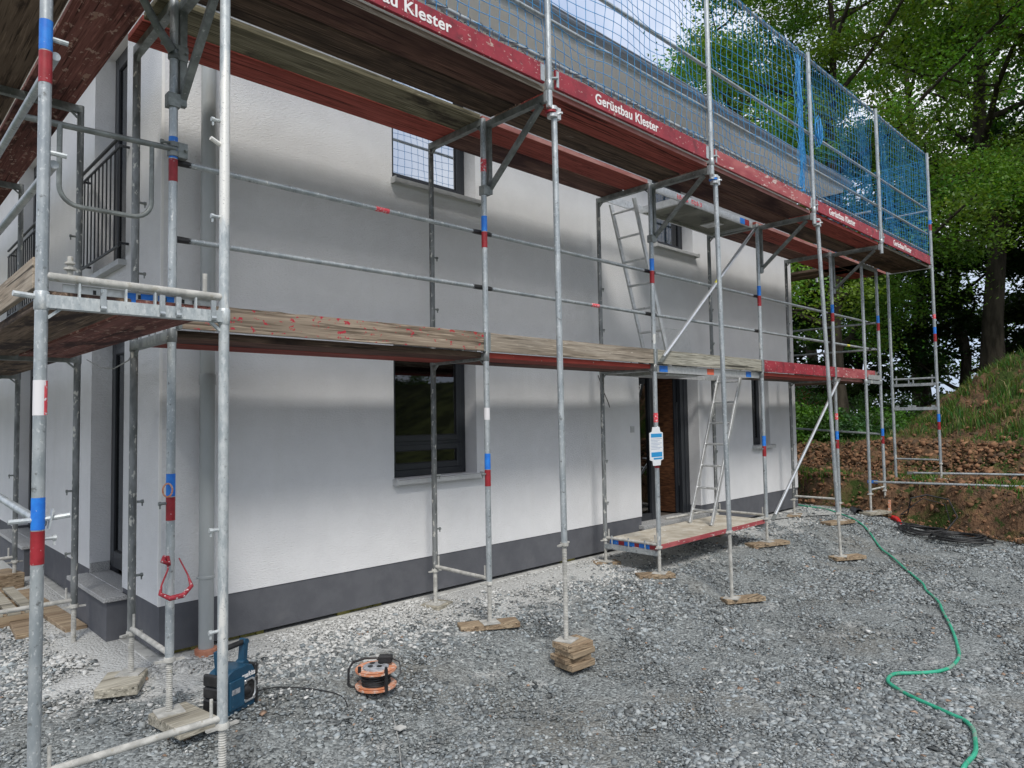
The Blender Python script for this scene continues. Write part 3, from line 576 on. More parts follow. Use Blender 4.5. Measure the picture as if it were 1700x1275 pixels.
for gw in (G1U, G2U):
    ww = window(gw, False, depth=.165, fr=.1, name='french_window')
    a, b = gw[0], gw[1]; r = MB()
    for z in (4.01, 3.93, 3.13): r.tube([(1.58, a-.12, z), (1.58, b+.12, z)], .014 if z > 4 else .011, 8)
    for y in (a-.08, b+.08):
        for z in (3.16, 3.95): r.tube([(1.58, y, z), (1.665, y, z)], .011, 8)
    k = int((b-a+.2)/.115)
    for i in range(k+1): r.tube([(1.58, a-.1+i*(b-a+.2)/k, 3.13), (1.58, a-.1+i*(b-a+.2)/k, 3.93)], .0065, 6)
    r.build('railing', ANTH, ww); r = MB(); r.box(1.60, a-.02, 3.0, 1.9, b+.02, 3.045); r.build('sill', SILL, ww)
mb = MB(); mb.box(1.70, 6.2, .5, 1.72, 6.24, .5)
for (a, b) in ((6.04, 7.22), (9.3, 11.05)):
    st = MB(); st.box(1.49, a, .35, 1.655, b, .385); st.box(1.656, max(a, 6.205), .352, 1.83, b-.03, .386); so = st.build('step_slab', GRANITE, H, bevel=.004)
    st = MB(); st.box(1.52, a+.03, -.1, 1.667, b-.03, .349); st.build('step_block', PLINTH, H)
    st = MB(); st.box(1.662, b-.045, .387, 1.82, b-.025, .47); st.build('skirting', GRANITE, H)
mb = MB(); mb.box(1.79, 6.62, 1.30, 1.80, 6.65, 1.42); mb.build('door_pull', BRIGHT, H)
# front entrance
mb = MB(); mb.box(7.40, 5.25, .262, 9.0, 5.62, .31); mb.build('door_step', GRANITE, H, bevel=.003)
D = MB(); D.box(7.465, 5.50, .31, 7.56, 5.58, 2.44); D.box(7.93, 5.49, .31, 8.02, 5.59, 2.44); D.box(8.80, 5.50, .31, 8.895, 5.58, 2.44); D.box(8.72, 5.512, .31, 8.80, 5.572, 2.44); D.box(7.56, 5.501, 2.34, 8.80, 5.579, 2.44); D.box(7.56, 5.501, .31, 7.93, 5.579, .40)
door = D.build('door_frame', ANTH, H, bevel=.005)
G = MB(); G.box(7.56, 5.53, .40, 7.93, 5.54, 2.34); G.build('pane', GLASS, door)
lf = MB(); lf.box(8.665, 5.60, .325, 8.70, 6.40, 2.33); leaf = lf.build('door_leaf', DOORW, door)
lf = MB(); lf.box(8.71, 5.585, .325, 8.78, 6.40, 2.33); lf.box(8.655, 5.583, .325, 8.72, 5.60, 2.33); lf.build('door_edge', ANTH, leaf)
lf = MB(); lf.box(8.735, 5.579, .7, 8.75, 5.586, 1.9); lf.build('lock_plate', CHROME, leaf)
lf = MB(); lf.tube([(8.665, 6.28, 1.05), (8.62, 6.28, 1.05), (8.62, 6.28, 1.9), (8.665, 6.28, 1.9)], .012, 8); lf.build('handle', BRIGHT, leaf)
mb = MB(); mb.box(7.255, 5.318, 1.50, 7.33, 5.332, 1.58); b_ = mb.build('switch_plate', SWITCH, H, bevel=.002); mb = MB(); mb.box(7.268, 5.314, 1.543, 7.317, 5.319, 1.57); mb.box(7.268, 5.314, 1.51, 7.317, 5.319, 1.537); mb.build('switch', SILL, b_)
# roof: hip with boxed eave
EO = .72; ex0, ex1, ey0, ey1 = HX0-EO, 12.62, 4.60, HY1+EO
mb = MB()
mb.add([(ex0, ey0, ZT+.14), (ex1, ey0, ZT+.14), (ex1, ey1, ZT+.14), (ex0, ey1, ZT+.14), (5.6, 9.4, ZT+2.4), (8.0, 9.4, ZT+2.4)], [(0, 1, 5, 4), (1, 2, 5), (2, 3, 4, 5), (3, 0, 4)]); mb.build('roof', TILE, H)
mb = MB(); mb.box(ex0, ey0, ZT, ex1, 5.33-.002, ZT+.012); mb.box(HX1+.002, 5.33, ZT, ex1, ey1, ZT+.012); mb.box(ex0, 5.33, ZT, HX0-.002, ey1, ZT+.012); mb.build('soffit', SOFF, H)
mb = MB(); mb.box(ex0-.02, ey0-.02, ZT-.02, ex1+.02, ey0, ZT+.14); mb.box(ex1, ey0, ZT-.02, ex1+.02, ey1, ZT+.14); mb.box(ex0-.02, ey0, ZT-.02, ex0, ey1, ZT+.14); mb.build('fascia', SOFF, H)
mb = MB(); n = 10
for i in range(n):
    a0, a1 = math.pi+math.pi*i/n, math.pi+math.pi*(i+1)/n; r = .075; cy_, cz_ = ey0-.02-.085, ZT+.115
    for s_, rr in ((1, r), (-1, r-.004)):
        p = [(x, cy_+rr*math.cos(a), cz_+rr*math.sin(a)) for x, a in ((ex0-.02, a0), (ex1+.02, a0), (ex1+.02, a1), (ex0-.02, a1))]; mb.add(p if s_ > 0 else p[::-1], [(0, 1, 2, 3)])
mb.add([(ex1+.02, ey0-.105+.075*math.cos(math.pi+math.pi*i/n), ZT+.115+.075*math.sin(math.pi+math.pi*i/n)) for i in range(n+1)], [tuple(range(n+1))])
mb.tube([(ex0, ey0-.02-.16, ZT+.118), (ex1+.02, ey0-.02-.16, ZT+.118)], .009, 8); mb.build('gutter', ZINC, H)
mb = MB(); mb.tube([(1.95, 4.495, ZT+.05), (1.95, 4.56, ZT-.12), (1.95, 5.17, ZT-.35), (1.95, 5.22, ZT-.5), (1.95, 5.22, .04)], .052, 20); dp = mb.build('downpipe', PIPE, H)
for z in (.60, 2.35, 4.4):
    mb = MB(); mb.lathe([(.055, z-.012), (.058, z-.008), (.058, z+.008), (.055, z+.012)], (1.95, 5.22, 0), 20); mb.tube([(1.90, 5.22, z), (1.875, 5.22, z)], .008, 8); mb.build('pipe_clip', PIPE, dp)
mb = MB(); mb.lathe([(.056, 1.99), (.0575, 2.0), (.0575, 2.06), (.054, 2.07)], (1.95, 5.22, 0), 20); mb.build('pipe_socket', PIPE, dp)
mb = MB(); mb.lathe([(.060, -.05), (.062, .03), (.075, .035), (.078, .09), (.066, .095)], (1.95, 5.22, 0), 24); mb.build('clay_socket', CLAY, dp)
# wires hanging from the wall
for (pts, lb) in (([(1.62, 7.2, 2.30), (1.60, 6.7, 2.20), (1.56, 6.1, 2.15), (1.50, 5.5, 2.17), (1.42, 5.08, 2.2)], 'white and black twisted tie wire from the wall to the scaffold near the gable door'), ([(6.62, 5.32, 2.21), (6.64, 5.28, 2.05), (6.70, 5.24, 1.88), (6.74, 5.25, 1.82)], 'short black cable hanging from the wall left of the front door')):
    m_ = MB(); m_.tube(pts, .005, 6); top(m_, 'cable', GCABLE if 'white' in lb else BLACK, lb, 'cable')
# ---------------- scaffold ----------------
TR = .0242; YO, YI = 4.326, 5.05; XS = [1.41, 3.90, 6.35, 8.83, 11.29]; Z1, Z2 = 2.20, 4.20
FS = thing('scaffold', (1.4, 4.3, 0), 'long galvanised scaffold with red plank decks running along the front of the house', 'scaffold')
def std(parent, x, y, z0, z1, mt=GALV, r=TR, top_xy=None):
    t = top_xy or (x, y); m_ = MB(); m_.tube([(x, y, z0), (t[0], t[1], z1)], r, 20); return m_.build('standard', mt, parent)
def sleeve(m_, x, y, z): m_.lathe([(TR+.0005, z-.04), (TR+.004, z-.035), (TR+.004, z+.035), (TR+.0005, z+.04)], (x, y, 0), 20)
def bands(parent, x, y, zs=((1.29, 1.42, 0), (1.15, 1.285, 1)), tilt=None):
    for a, b, k in zs:
        m_ = MB(); m_.tube([(x, y, a), (x, y, b)], TR+.0011, 20, caps=False); m_.build('colour_band', [BLUEP, REDP, STICK, STICKW, ORST, YEL][k], parent)
def jack(parent, x, y, zb, zc, mt=DIRTY, ang=.2, spread=.08):
    m_ = MB(); prof = []; z = zb+.006
    while z < zc-.01: prof += [(.0165, z), (.0195, z+.004), (.0165, z+.008)]; z += .0115
    prof.append((.017, zc)); m_.lathe(prof, (x, y, 0), 14)
    m_.lathe([(.026, zc-.012), (.032, zc-.008), (.032, zc+.012), (.027, zc+.02)], (x, y, 0), 12)
    c, s = math.cos(ang), math.sin(ang); m_.bar((x-c*spread, y-s*spread, zc+.002), (x+c*spread, y+s*spread, zc-.004), .022, .011)
    q = .072; c, s = math.cos(ang*2), math.sin(ang*2); m_.obox((x, y, zb+.003), (c*q, s*q, 0), (-s*q, c*q, 0), (0, 0, .003)); return m_.build('base_jack', mt, parent)
def pins(m_, x, y, zs, d):
    for z in zs:
        q = Vector((x, y, z)); e = Vector(d); m_.tube([q+e*.02, q+e*.062], .008, 8); m_.obox(q+e*.058+Vector((0, 0, -.012)), (.004, 0, 0), (0, .004, 0), (0, 0, .018)); m_.tube([q+e*.052, q+e*.066], .012, 8)
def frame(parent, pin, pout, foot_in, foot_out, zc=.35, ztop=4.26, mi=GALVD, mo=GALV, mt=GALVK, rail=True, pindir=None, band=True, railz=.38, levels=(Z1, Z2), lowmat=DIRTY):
    (xi, yi), (xo, yo) = pin, pout; d = Vector((xo-xi, yo-yi, 0)).normalized(); first = None; pd = pindir or (1, 0, 0)
    for li, z in enumerate(levels):
        m_ = MB(); m_.bar((xi, yi, z+.028), (xo, yo, z+.028), .05, .055)
        for (x, y, s) in ((xi, yi, 1), (xo, yo, -1)): m_.bar((x+d.x*s*.02, y+d.y*s*.02, z-.04), (x+d.x*s*.07, y+d.y*s*.07, z+.004), .02, .012)
        for k in (.18, .42, .58, .82):
            p = Vector((xi, yi, 0)).lerp(Vector((xo, yo, 0)), k); m_.bar((p.x, p.y, z+.03), (p.x, p.y, z+.12), .02, .008)
        fr = m_.build('scaffold_frame', mt, parent); first = first or fr
        z0 = zc if li == 0 else levels[li-1]+.06; z1 = z+.06 if li < len(levels)-1 else ztop
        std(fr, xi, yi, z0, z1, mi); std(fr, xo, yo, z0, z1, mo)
        if li: m_ = MB(); sleeve(m_, xi, yi, z0-.03); sleeve(m_, xo, yo, z0-.03); m_.build('sleeve', mi, fr)
        m_ = MB(); o_ = 2.0*li; pins(m_, xi, yi, [.72+o_, 1.2+o_], pd)
        if li == 0: pins(m_, xo, yo, [1.25], tuple(-v for v in pd))
        m_.build('wedge_pin', mt, fr)
        if band: bands(fr, xo, yo, ((1.29+o_, 1.42+o_, 0), (1.15+o_, 1.285+o_, 1)))
    if rail:
        m_ = MB(); m_.tube([(xi, yi, railz), (xo, yo, railz)], .0165, 12)
        for k in (.07, .93):
            p = Vector((xi, yi, 0)).lerp(Vector((xo, yo, 0)), k); m_.tube([(p.x, p.y, railz), (p.x, p.y, railz+.10)], .008, 8)
        m_.build('bottom_rail', lowmat, first)
    jack(first, xi, yi, foot_in, zc, ang=rng.uniform(-.3, .5)); jack(first, xo, yo, foot_out, zc, ang=rng.uniform(-.3, .5))
    return first
fr = []
for i, x in enumerate(XS):
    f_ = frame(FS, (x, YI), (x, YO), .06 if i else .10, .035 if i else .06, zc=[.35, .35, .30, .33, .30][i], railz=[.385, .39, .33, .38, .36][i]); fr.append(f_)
bands(fr[1], XS[1], YO, ((1.70, 1.80, 3), (3.80, 3.91, 2))); bands(fr[2], XS[2], YO, ((1.64, 1.74, 2),)); bands(fr[4], XS[4], YO, ((1.6, 1.7, 2),))
# console brackets (widening deck 2)
CX = [1.46, 3.965, 6.41, 8.93, 11.39]
for i, x in enumerate(CX):
    m_ = MB(); m_.bar((x, YO+.02, Z2+.028), (x, 3.63, Z2+.028), .05, .055); m_.bar((x, YO, Z2), (x, YO, 3.62), .04, .04, (1, 0, 0)); m_.bar((x, YO+.005, 3.66), (x, 3.70, Z2-.01), .04, .035)
    m_.box(x-.09, YO-.032, 3.6, x-.02, YO+.032, 3.68); m_.build('console_bracket', GALVK, FS)
    m_ = MB(); m_.tube([(x-.02, 3.595, 4.12), (x-.03, 3.595, 6.36)], TR, 20); gp = m_.build('guard_post', GALV, FS)
    m_ = MB(); sleeve(m_, x-.02, 3.595, 4.30); m_.tube([(x-.02, 3.6, 4.36), (x+.05, 3.57, 4.375)], .012, 8); m_.tube([(x-.02, 3.6, 5.3), (x-.06, 3.6, 5.3)], .011, 8)
    m_.bar((x-.02, 3.63, 4.22), (x-.02, 3.60, 4.22), .06, .09); m_.build('post_clamp', GALV, gp)
bands(FS, 1.46-.0, 3.595, ())
# support poles below consoles
def coupler(m_, p, r=.042):
    x, y, z = p
    for dz in (-.028, .028): m_.lathe([(r-.012, z+dz-.018), (r, z+dz-.014), (r, z+dz+.014), (r-.012, z+dz+.018)], (x, y, 0), 14)
    m_.obox((x+.045, y, z), (.03, 0, 0), (0, .024, 0), (0, 0, .045)); m_.tube([(x-.075, y-.02, z+.028), (x-.03, y-.02, z+.028)], .008, 8); m_.lathe([(.005, -.008), (.014, -.008), (.014, .008), (.005, .008)], (x-.07, y-.02, z+.028), 8, (1, 0, 0))
    m_.tube([(x+.06, y-.05, z), (x+.06, y+.01, z)], .009, 8)
for (bx, by, bz, zn, tx, tz, lb) in ((4.002, 3.58, .03, .745, 4.0, 4.10, 0), (6.505, 3.58, -.13, .53, 6.462, 4.13, 1), (9.314, 3.58, -.13, .42, 9.02, 4.16, 0)):
    k = (zn-bz)/(tz-bz); xm = bx+(tx-bx)*k; m_ = MB(); m_.tube([(xm, by, zn), (tx, 3.60, tz)], TR, 20); sp = m_.build('support_pole', GALV, FS)
    m_ = MB(); prof = []; n = int((zn-bz)/.0115); A = Vector((xm-bx, 0, zn-bz)).normalized()
    for q in range(n): z = .006+q*.0115; prof += [(.0165, z), (.0195, z+.004), (.0165, z+.008)]
    m_.lathe(prof, (bx, by, bz), 14, A); m_.obox((bx, by, bz+.003), (.07, .02, 0), (-.02, .07, 0), (0, 0, .003)); m_.bar((xm-.09, by-.02, zn), (xm+.08, by+.03, zn+.005), .022, .012); m_.lathe([(.027, zn-.015), (.033, zn-.01), (.033, zn+.015)], (xm, by, 0), 12); m_.build('base_jack', DIRTY, sp)
    m_ = MB(); coupler(m_, (tx-.02, 3.60, tz)); m_.build('coupler', ALU, sp)
    m_ = MB(); m_.tube([(tx-.04, 3.60, tz-.012), (tx-.04, 3.60, tz+.004)], .0435, 14); m_.build('colour_band', [REDP, BLUEP][lb], sp)
# boards
def board(parent, x0, x1, y0, y1, z0, z1, mt, edge=None, name='deck_board', lab=None):
    m_ = MB(); m_.box(x0, y0, z0, x1, y1, z1); o = m_.build(name, mt, parent, bevel=.004, label=lab)
    m_ = MB(); m_.box(x0+.006, y0+.006, z1-.002, x1-.006, y1-.006, z1+.002); m_.build('worn_bounce_face', PLYT, o)  # thin pale worn sheet, added to bounce light onto soffit and wall
    if edge:
        m_ = MB(); m_.box(x0+.002, y0-.0025, z0+.002, x1-.002, y0+.001, z1-.002); m_.build('painted_edge', edge, o)
    return o
g_ = .012
segs = [(XS[0]+.03, XS[1]-g_), (XS[1]+g_, XS[2]-g_), (XS[2]+g_, XS[3]-g_), (XS[3]+g_, XS[4]-g_), (XS[4]+g_, 13.05)]
d1 = [(W_MAROON, W_REDU, W_TOE, None), (W_REDU, W_MAROON, W_TOE, REDE), None, (W_REDU, W_BROWN, None, REDE), (W_MAROON, W_BROWN, None, PINKE)]
toe1 = [W_TOE_RED, W_TOE, W_GREY, RED, REDL]
for i, (a, b) in enumerate(segs):
    if d1[i]: board(FS, a, b, 4.365, 4.675, 2.222, 2.268, d1[i][0], d1[i][3] or (W_BROWN if i == 0 else None)); board(FS, a, b, 4.70, 5.01, 2.222, 2.268, d1[i][1])
    m_ = MB(); a2, b2 = a+.02, b-.03; n = 40
    vs = []
    for k in range(n+1):
        x = a2+(b2-a2)*k/n; zt = 2.428+(.006*mnoise.noise(Vector((x*9, 1, i)))+.003*mnoise.noise(Vector((x*37, 3, i))) if i < 3 else 0)
        vs += [(x, 4.305, 2.275), (x, 4.335, 2.275), (x, 4.335, zt), (x, 4.305, zt)]
    fs = [(0, 1, 2, 3), tuple(4*n+q for q in (3, 2, 1, 0))]
    for k in range(n):
        for q in range(4): fs.append((4*k+q, 4*k+4+q, 4*k+4+(q+1) % 4, 4*k+(q+1) % 4))
    m_.add(vs, fs); o = m_.build('toe_board', toe1[i], FS, label=['weathered bare toe board with flakes of red paint', 'sun-bleached bare wooden toe board', 'grey weathered toe board above the aluminium hatch deck', 'glossy dark red toe board', 'pale worn red toe board at the far end'][i])
    m_ = MB(); m_.box(a+.0, 4.30, 2.27, a+.02, 4.345, 2.43); m_.box(b-.03, 4.30, 2.27, b-.01, 4.345, 2.43); m_.build('toe_board_fitting', GALVK, o)
# aluminium hatch deck bay 2 level 1
a, b = segs[2]
m_ = MB(); m_.box(a+.03, 4.352, 2.185, b, 4.372, 2.268); m_.box(a+.03, 5.0, 2.185, b, 5.02, 2.268); m_.box(a+.03, 4.372, 2.195, a+.06, 5.0, 2.26); m_.box(b-.03, 4.372, 2.195, b, 5.0, 2.26); m_.box(a+1.3, 4.372, 2.195, a+1.34, 5.0, 2.255); hd_ = m_.build('hatch_deck', ALU, FS, label='aluminium hatch deck with blue end stickers above the front door')
m_ = MB(); m_.box(a+.06, 4.372, 2.255, a+1.3, 5.0, 2.264); m_.build('plywood_panel', PLYG, hd_)
m_ = MB(); m_.box(a+1.34, 4.372, 2.255, a+1.5, 5.0, 2.264); m_.build('plywood_panel', PLYG, hd_)
m_ = MB(); m_.obox((a+.65, 4.62, 2.17), (.33, 0, -.0), (0, .22, 0), (0, 0, .008)); m_.build('cross_plate', ALU, hd_)
for (x, wd, k) in ((a+.2, .16, BLUEP), (a+2.15, .13, BLUEP), (a+1.2, .15, ORST)):
    m_ = MB(); m_.box(x-wd/2, 4.3485, 2.193, x+wd/2, 4.3523, 2.262); m_.build('sticker', k, hd_)
m_ = MB(); 
for k in range(5): m_.bar((a+2.18+.0, 4.4, 2.5), (a+2.18, 4.4, 2.501), .001, .001)
# deck 2: main decks
d2 = [(W_GREEN, W_REDU, None), (W_REDU, W_MAROON, PINKE), None, (W_REDU, W_MAROON, PINKE), (W_MAROON, W_REDU, PINKE)]
segs2 = segs[:4]+[(XS[4]+g_, 13.92)]
segs2[0] = (1.335, segs2[0][1])
for i, (a, b) in enumerate(segs2):
    if d2[i]: board(FS, a, b, 4.345, 4.655, 4.256, 4.302, d2[i][0], d2[i][2] or (W_GREEN if i == 0 else None)); board(FS, a, b, 4.68, 4.99, 4.256, 4.302, d2[i][1])
a, b = segs2[2]
m_ = MB(); m_.box(a, 4.38, 4.215, b, 4.40, 4.305); m_.box(a, 4.96, 4.215, b, 4.98, 4.305); m_.box(b-.04, 4.40, 4.22, b, 4.96, 4.30); m_.box(a+.75, 4.40, 4.22, a+.79, 4.96, 4.30); h2 = m_.build('hatch_deck', ALU, FS, label='upper aluminium hatch deck with red lettering on its side rail')
m_ = MB(); m_.box(a+.79, 4.40, 4.25, b-.04, 4.96, 4.262); m_.build('plywood_panel', PLYG, h2)
m_ = MB(); m_.box(b-.34, 4.3765, 4.222, b-.22, 4.3802, 4.298); m_.build('sticker', BLUEP, h2); m_ = MB(); m_.box(b-.22, 4.3765, 4.222, b-.1, 4.3802, 4.298); m_.build('sticker', REDP, h2)
m_ = MB(); q = rng.random
for k in range(9):
    if k == 4: continue
    xx = a+.62+k*.062; m_.box(xx, 4.3768, 4.232, xx+.012, 4.3799, 4.288); m_.box(xx, 4.3766, 4.232+.02*(k % 3), xx+.042, 4.3798, 4.244+.02*(k % 3)); m_.box(xx+.03, 4.3769, 4.24, xx+.042, 4.38, 4.28-.02*(k % 2))
m_._build('red_lettering', STICK, h2)
m_ = MB(); m_.obox((b-.5, 4.7, 4.24), (.1, 0, 0), (0, .12, 0), (0, 0, .008)); m_.build('hatch_latch', ALU, h2)
# console decks
d3 = [(W_MAROON, W_BROWN, W_TOE), (W_REDU, W_BROWN, PINKE), (W_MAROON, W_MAROON, PINKE), (W_REDU, W_BROWN, REDE), (W_BROWN, W_BROWN, W_GREY)]
cs_ = [(1.335, CX[1]-.04), (CX[1]+.0, CX[2]-.05), (CX[2]-.01, CX[3]-.05), (CX[3]-.01, CX[4]-.05), (CX[4]-.01, 13.92)]
toe2 = [RED, RED, REDL, RED, RED]
def text(body, size, loc, rot, mt, parent, name='lettering', ext=.001, shear=0, bold=.012, sx=1):
    cu = bpy.data.curves.new('t', 'FONT'); cu.body = body; cu.size = size; cu.extrude = ext; cu.offset = bold*size; cu.shear = shear; cu.space_character = 1.04
    to_ = bpy.data.objects.new('t', cu); COL.objects.link(to_); dg = bpy.context.evaluated_depsgraph_get(); me = bpy.data.meshes.new_from_object(to_.evaluated_get(dg)); bpy.data.objects.remove(to_)
    Mx = Matrix.Translation(Vector(loc)-OFF.get(parent.name, Vector((0, 0, 0)))) @ rot.to_4x4() @ Matrix.Scale(sx, 4, (1, 0, 0)); me.transform(Mx); me.materials.clear(); me.materials.append(mt)
    o = bpy.data.objects.new(name, me); COL.objects.link(o); o.parent = parent; OFF[o.name] = OFF.get(parent.name, Vector((0, 0, 0))); return o
RF = Matrix.Rotation(math.pi/2, 3, 'X')      # reads from -Y
for i, (a, b) in enumerate(cs_):
    board(FS, a, b, 3.635, 3.935, 4.256, 4.302, d3[i][0], d3[i][2]); board(FS, a, b, 3.955, 4.255, 4.256, 4.302, d3[i][1])
    m_ = MB(); m_.box(a+.05, 3.585, 4.30, b-.04, 3.612, 4.452); o = m_.build('toe_board', toe2[i], FS, bevel=.003, label=['red toe board with white lettering nearest the camera', 'red toe board with complete white lettering above the window', 'chalky faded red toe board without lettering', 'deep red toe board with white lettering', 'red toe board with small white lettering at the scaffold end'][i])
    m_ = MB(); m_.box(b-.09, 3.58, 4.31, b-.045, 3.584, 4.44); m_.box(a+.052, 3.58, 4.31, a+.08, 3.584, 4.44); m_.build('toe_board_fitting', GALV, o)
    if i != 2:
        x0 = [1.95, 4.50, 0, 9.37, 11.9][i]; text('Gerüstbau Klester', .118, (x0, 3.5835, 4.338), RF, WHT, o, sx=[1.09, 1.0, 1, 1.0, .95][i], bold=.02)
# guardrails level 1
for i in range(5):
    a = XS[i]+.02; b = (XS[i+1] if i < 4 else 13.02)
    for z in (3.29, 2.82):
        m_ = MB(); m_.tube([(a+.06, 4.375, z), (b-.07, 4.375, z)], .0185, 14); g1 = m_.build('guardrail', GALV, FS)
        m_ = MB()
        for x, s in ((a, 1), (b, -1)): m_.tube([(x-.02*s, 4.372, z), (x+.03*s, 4.373, z), (x+.07*s, 4.375, z), (x+.1*s, 4.375, z)], [.02, .021, .02, .0187], 10)
        m_.build('rail_end', BLACK, g1)
for x, z, k in ((2.85, 3.29, STICK), (5.35, 2.82, STICK), (11.95, 2.82, YEL)):
    m_ = MB(); m_.tube([(x, 4.375, z), (x+.12, 4.375, z)], .0193, 12, caps=False); m_.build('colour_band', k, FS)
# guardrails and net rails on top
for i in range(5):
    a = CX[i]+.0; b = (CX[i+1] if i < 4 else 13.95)-.02
    for z, r in ((4.535, .0185), (4.875, .0185), (5.33, .0185), (6.34, .0185)):
        m_ = MB(); n = 8; pts = [(a+(b-a)*k/n, 3.645, z-(.012*math.sin(math.pi*k/n) if z > 6 else 0)) for k in range(n+1)]; m_.tube(pts, r, 12); m_.build('guardrail' if z < 6 else 'net_rail', GALV, FS)
# diagonal braces
for p, q in (((6.405, 4.285, 2.30), (8.709, 4.285, 4.18)), ((8.93, 4.285, .317), (11.336, 4.285, 2.232))):
    p, q = Vector(p), Vector(q); d = (q-p).normalized(); m_ = MB(); m_.tube([p+d*.08, q-d*.08], .0215, 16); br_ = m_.build('diagonal_brace', BRIGHT, FS)
    m_ = MB(); m_.bar(p-d*.02, p+d*.12, .012, .05, (0, 1, 0)); m_.bar(q-d*.12, q+d*.02, .012, .05, (0, 1, 0)); m_.build('brace_end', GALVK, br_)
m_ = MB(); m_.tube([Vector((6.405, 4.285, 2.30)).lerp(Vector((8.709, 4.285, 4.18)), .53), Vector((6.405, 4.285, 2.30)).lerp(Vector((8.709, 4.285, 4.18)), .56)], .0225, 12, caps=False); m_.build('colour_band', YEL, FS)
# end frame E-F
m_ = MB()
for z, c in ((2.30, 1), (1.76, 0), (.85, 1), (4.28, 0), (5.3, 1)):
    if c: m_.tube([(13.97, 4.33, z), (13.97, 3.60, z)], .0165, 12)
    else: m_.bar((13.97, 4.33, z), (13.97, 3.60, z), .045, .055)
m_.bar((13.97, 4.33, 2.19), (13.97, 3.60, 2.19), .04, .05)
for z0, z1 in ((2.19, 2.30),):
    for k in (.1, .38, .48, .9): m_.bar((13.97, 4.33-.73*k, z0), (13.97, 4.33-.73*k, z1+(.06 if k in (.1, .9) else 0)), .02, .012)
for k in (.1, .38, .48, .9): m_.bar((13.965, 4.33-.73*k, 1.74), (13.965, 4.33-.73*k, 1.82), .055, .03)
ef = m_.build('scaffold_frame', GALV, FS)
std(ef, 13.97, 4.33, .42, 4.3, GALV); std(ef, 13.97, 3.60, .78, 6.34, GALV); jack(ef, 13.97, 4.33, .30, .42); jack(ef, 13.97, 3.6, .52, .78)
bands(ef, 13.97, 3.6, ((1.52, 1.66, 0), (1.38, 1.52, 1), (3.08, 3.2, 0), (2.94, 3.08, 1), (3.35, 3.43, 2), (5.05, 5.12, 0), (4.93, 5.04, 1)))
# end guard between front and gable runs, upper gable tubes
m_ = MB(); m_.tube([(.66, 4.33, 3.33), (1.42, 4.31, 3.345)], .017, 12)
pts = [(.83, 4.32, 3.33), (.83, 4.32, 3.0)]
for k in range(1, 7): a = math.pi/2*k/6; pts.append((.83+.1*(1-math.cos(a)), 4.32, 3.0-.1*math.sin(a)))
for k in range(0, 7): a = math.pi/2*k/6; pts.append((1.19+.1*math.sin(a), 4.32, 2.9+.1*(1-math.cos(a))))
pts.append((1.29, 4.32, 3.34)); m_.tube(pts, .0135, 10); m_.build('end_guard', GALVK, FS)
m_ = MB(); coupler(m_, (1.41, 4.326, 3.345), .034); m_.build('coupler', GALVK, FS)
m_ = MB(); m_.tube([(1.39, 4.29, 3.93), (1.30, 4.27, 4.03), (.80, 4.1, 4.72)], [.03, .024, .024], 14); coupler(m_, (1.41, 4.326, 3.94), .034); m_.build('diagonal_brace', GALVK, FS)
# level-0 deck in front of the door
a, b = XS[2]+.03, XS[3]-.02
m_ = MB(); m_.box(a, 4.345, .27, b, 5.03, .325); o = m_.build('low_deck', PLY, FS, bevel=.003, label='low dusty deck with red edges in front of the front door')
m_ = MB(); m_.box(a, 4.3405, .272, b, 4.344, .323); m_.build('painted_edge', REDL, o)
m_ = MB()
for k, (y0, y1) in enumerate(((4.36, 4.46), (4.46, 4.6), (4.6, 4.66), (4.66, 4.8), (4.8, 4.88), (4.88, 5.0))):
    if k % 2 == 0: m_.box(a-.012, y0, .265, a-.0005, y1, .322)
m_.build('painted_end', REDP, o); m_ = MB()
for k, (y0, y1) in enumerate(((4.4605, 4.5995), (4.6605, 4.7995), (4.8805, 4.9995))): m_.box(a-.012, y0, .265, a-.0005, y1, .322)
m_.build('painted_end', BLUEP, o)
m_ = MB(); m_.bar((XS[2], YI, .235), (XS[2], YO, .235), .04, .05); m_.bar((XS[3], YI, .24), (XS[3], YO, .24), .04, .05); m_.build('deck_support', GALV, FS)
for x in (XS[2]+.02, ):
    m_ = MB()
    for y in (4.5, 4.72, 4.95): m_.tube([(x-.03, y, .24), (x-.03, y, .36)], .008, 8)
    m_.build('deck_hook', GALV, FS)
m_ = MB(); m_.tube([(XS[3]-.03, YI+.02, .39), (XS[2]+1.25, YI+.02, .40)], .0165, 12); m_.build('bottom_rail', DIRTY, FS)
m_ = MB(); m_.tube([(XS[4], YI, .36), (XS[4]-.0, YO, .36)], .0165, 12)
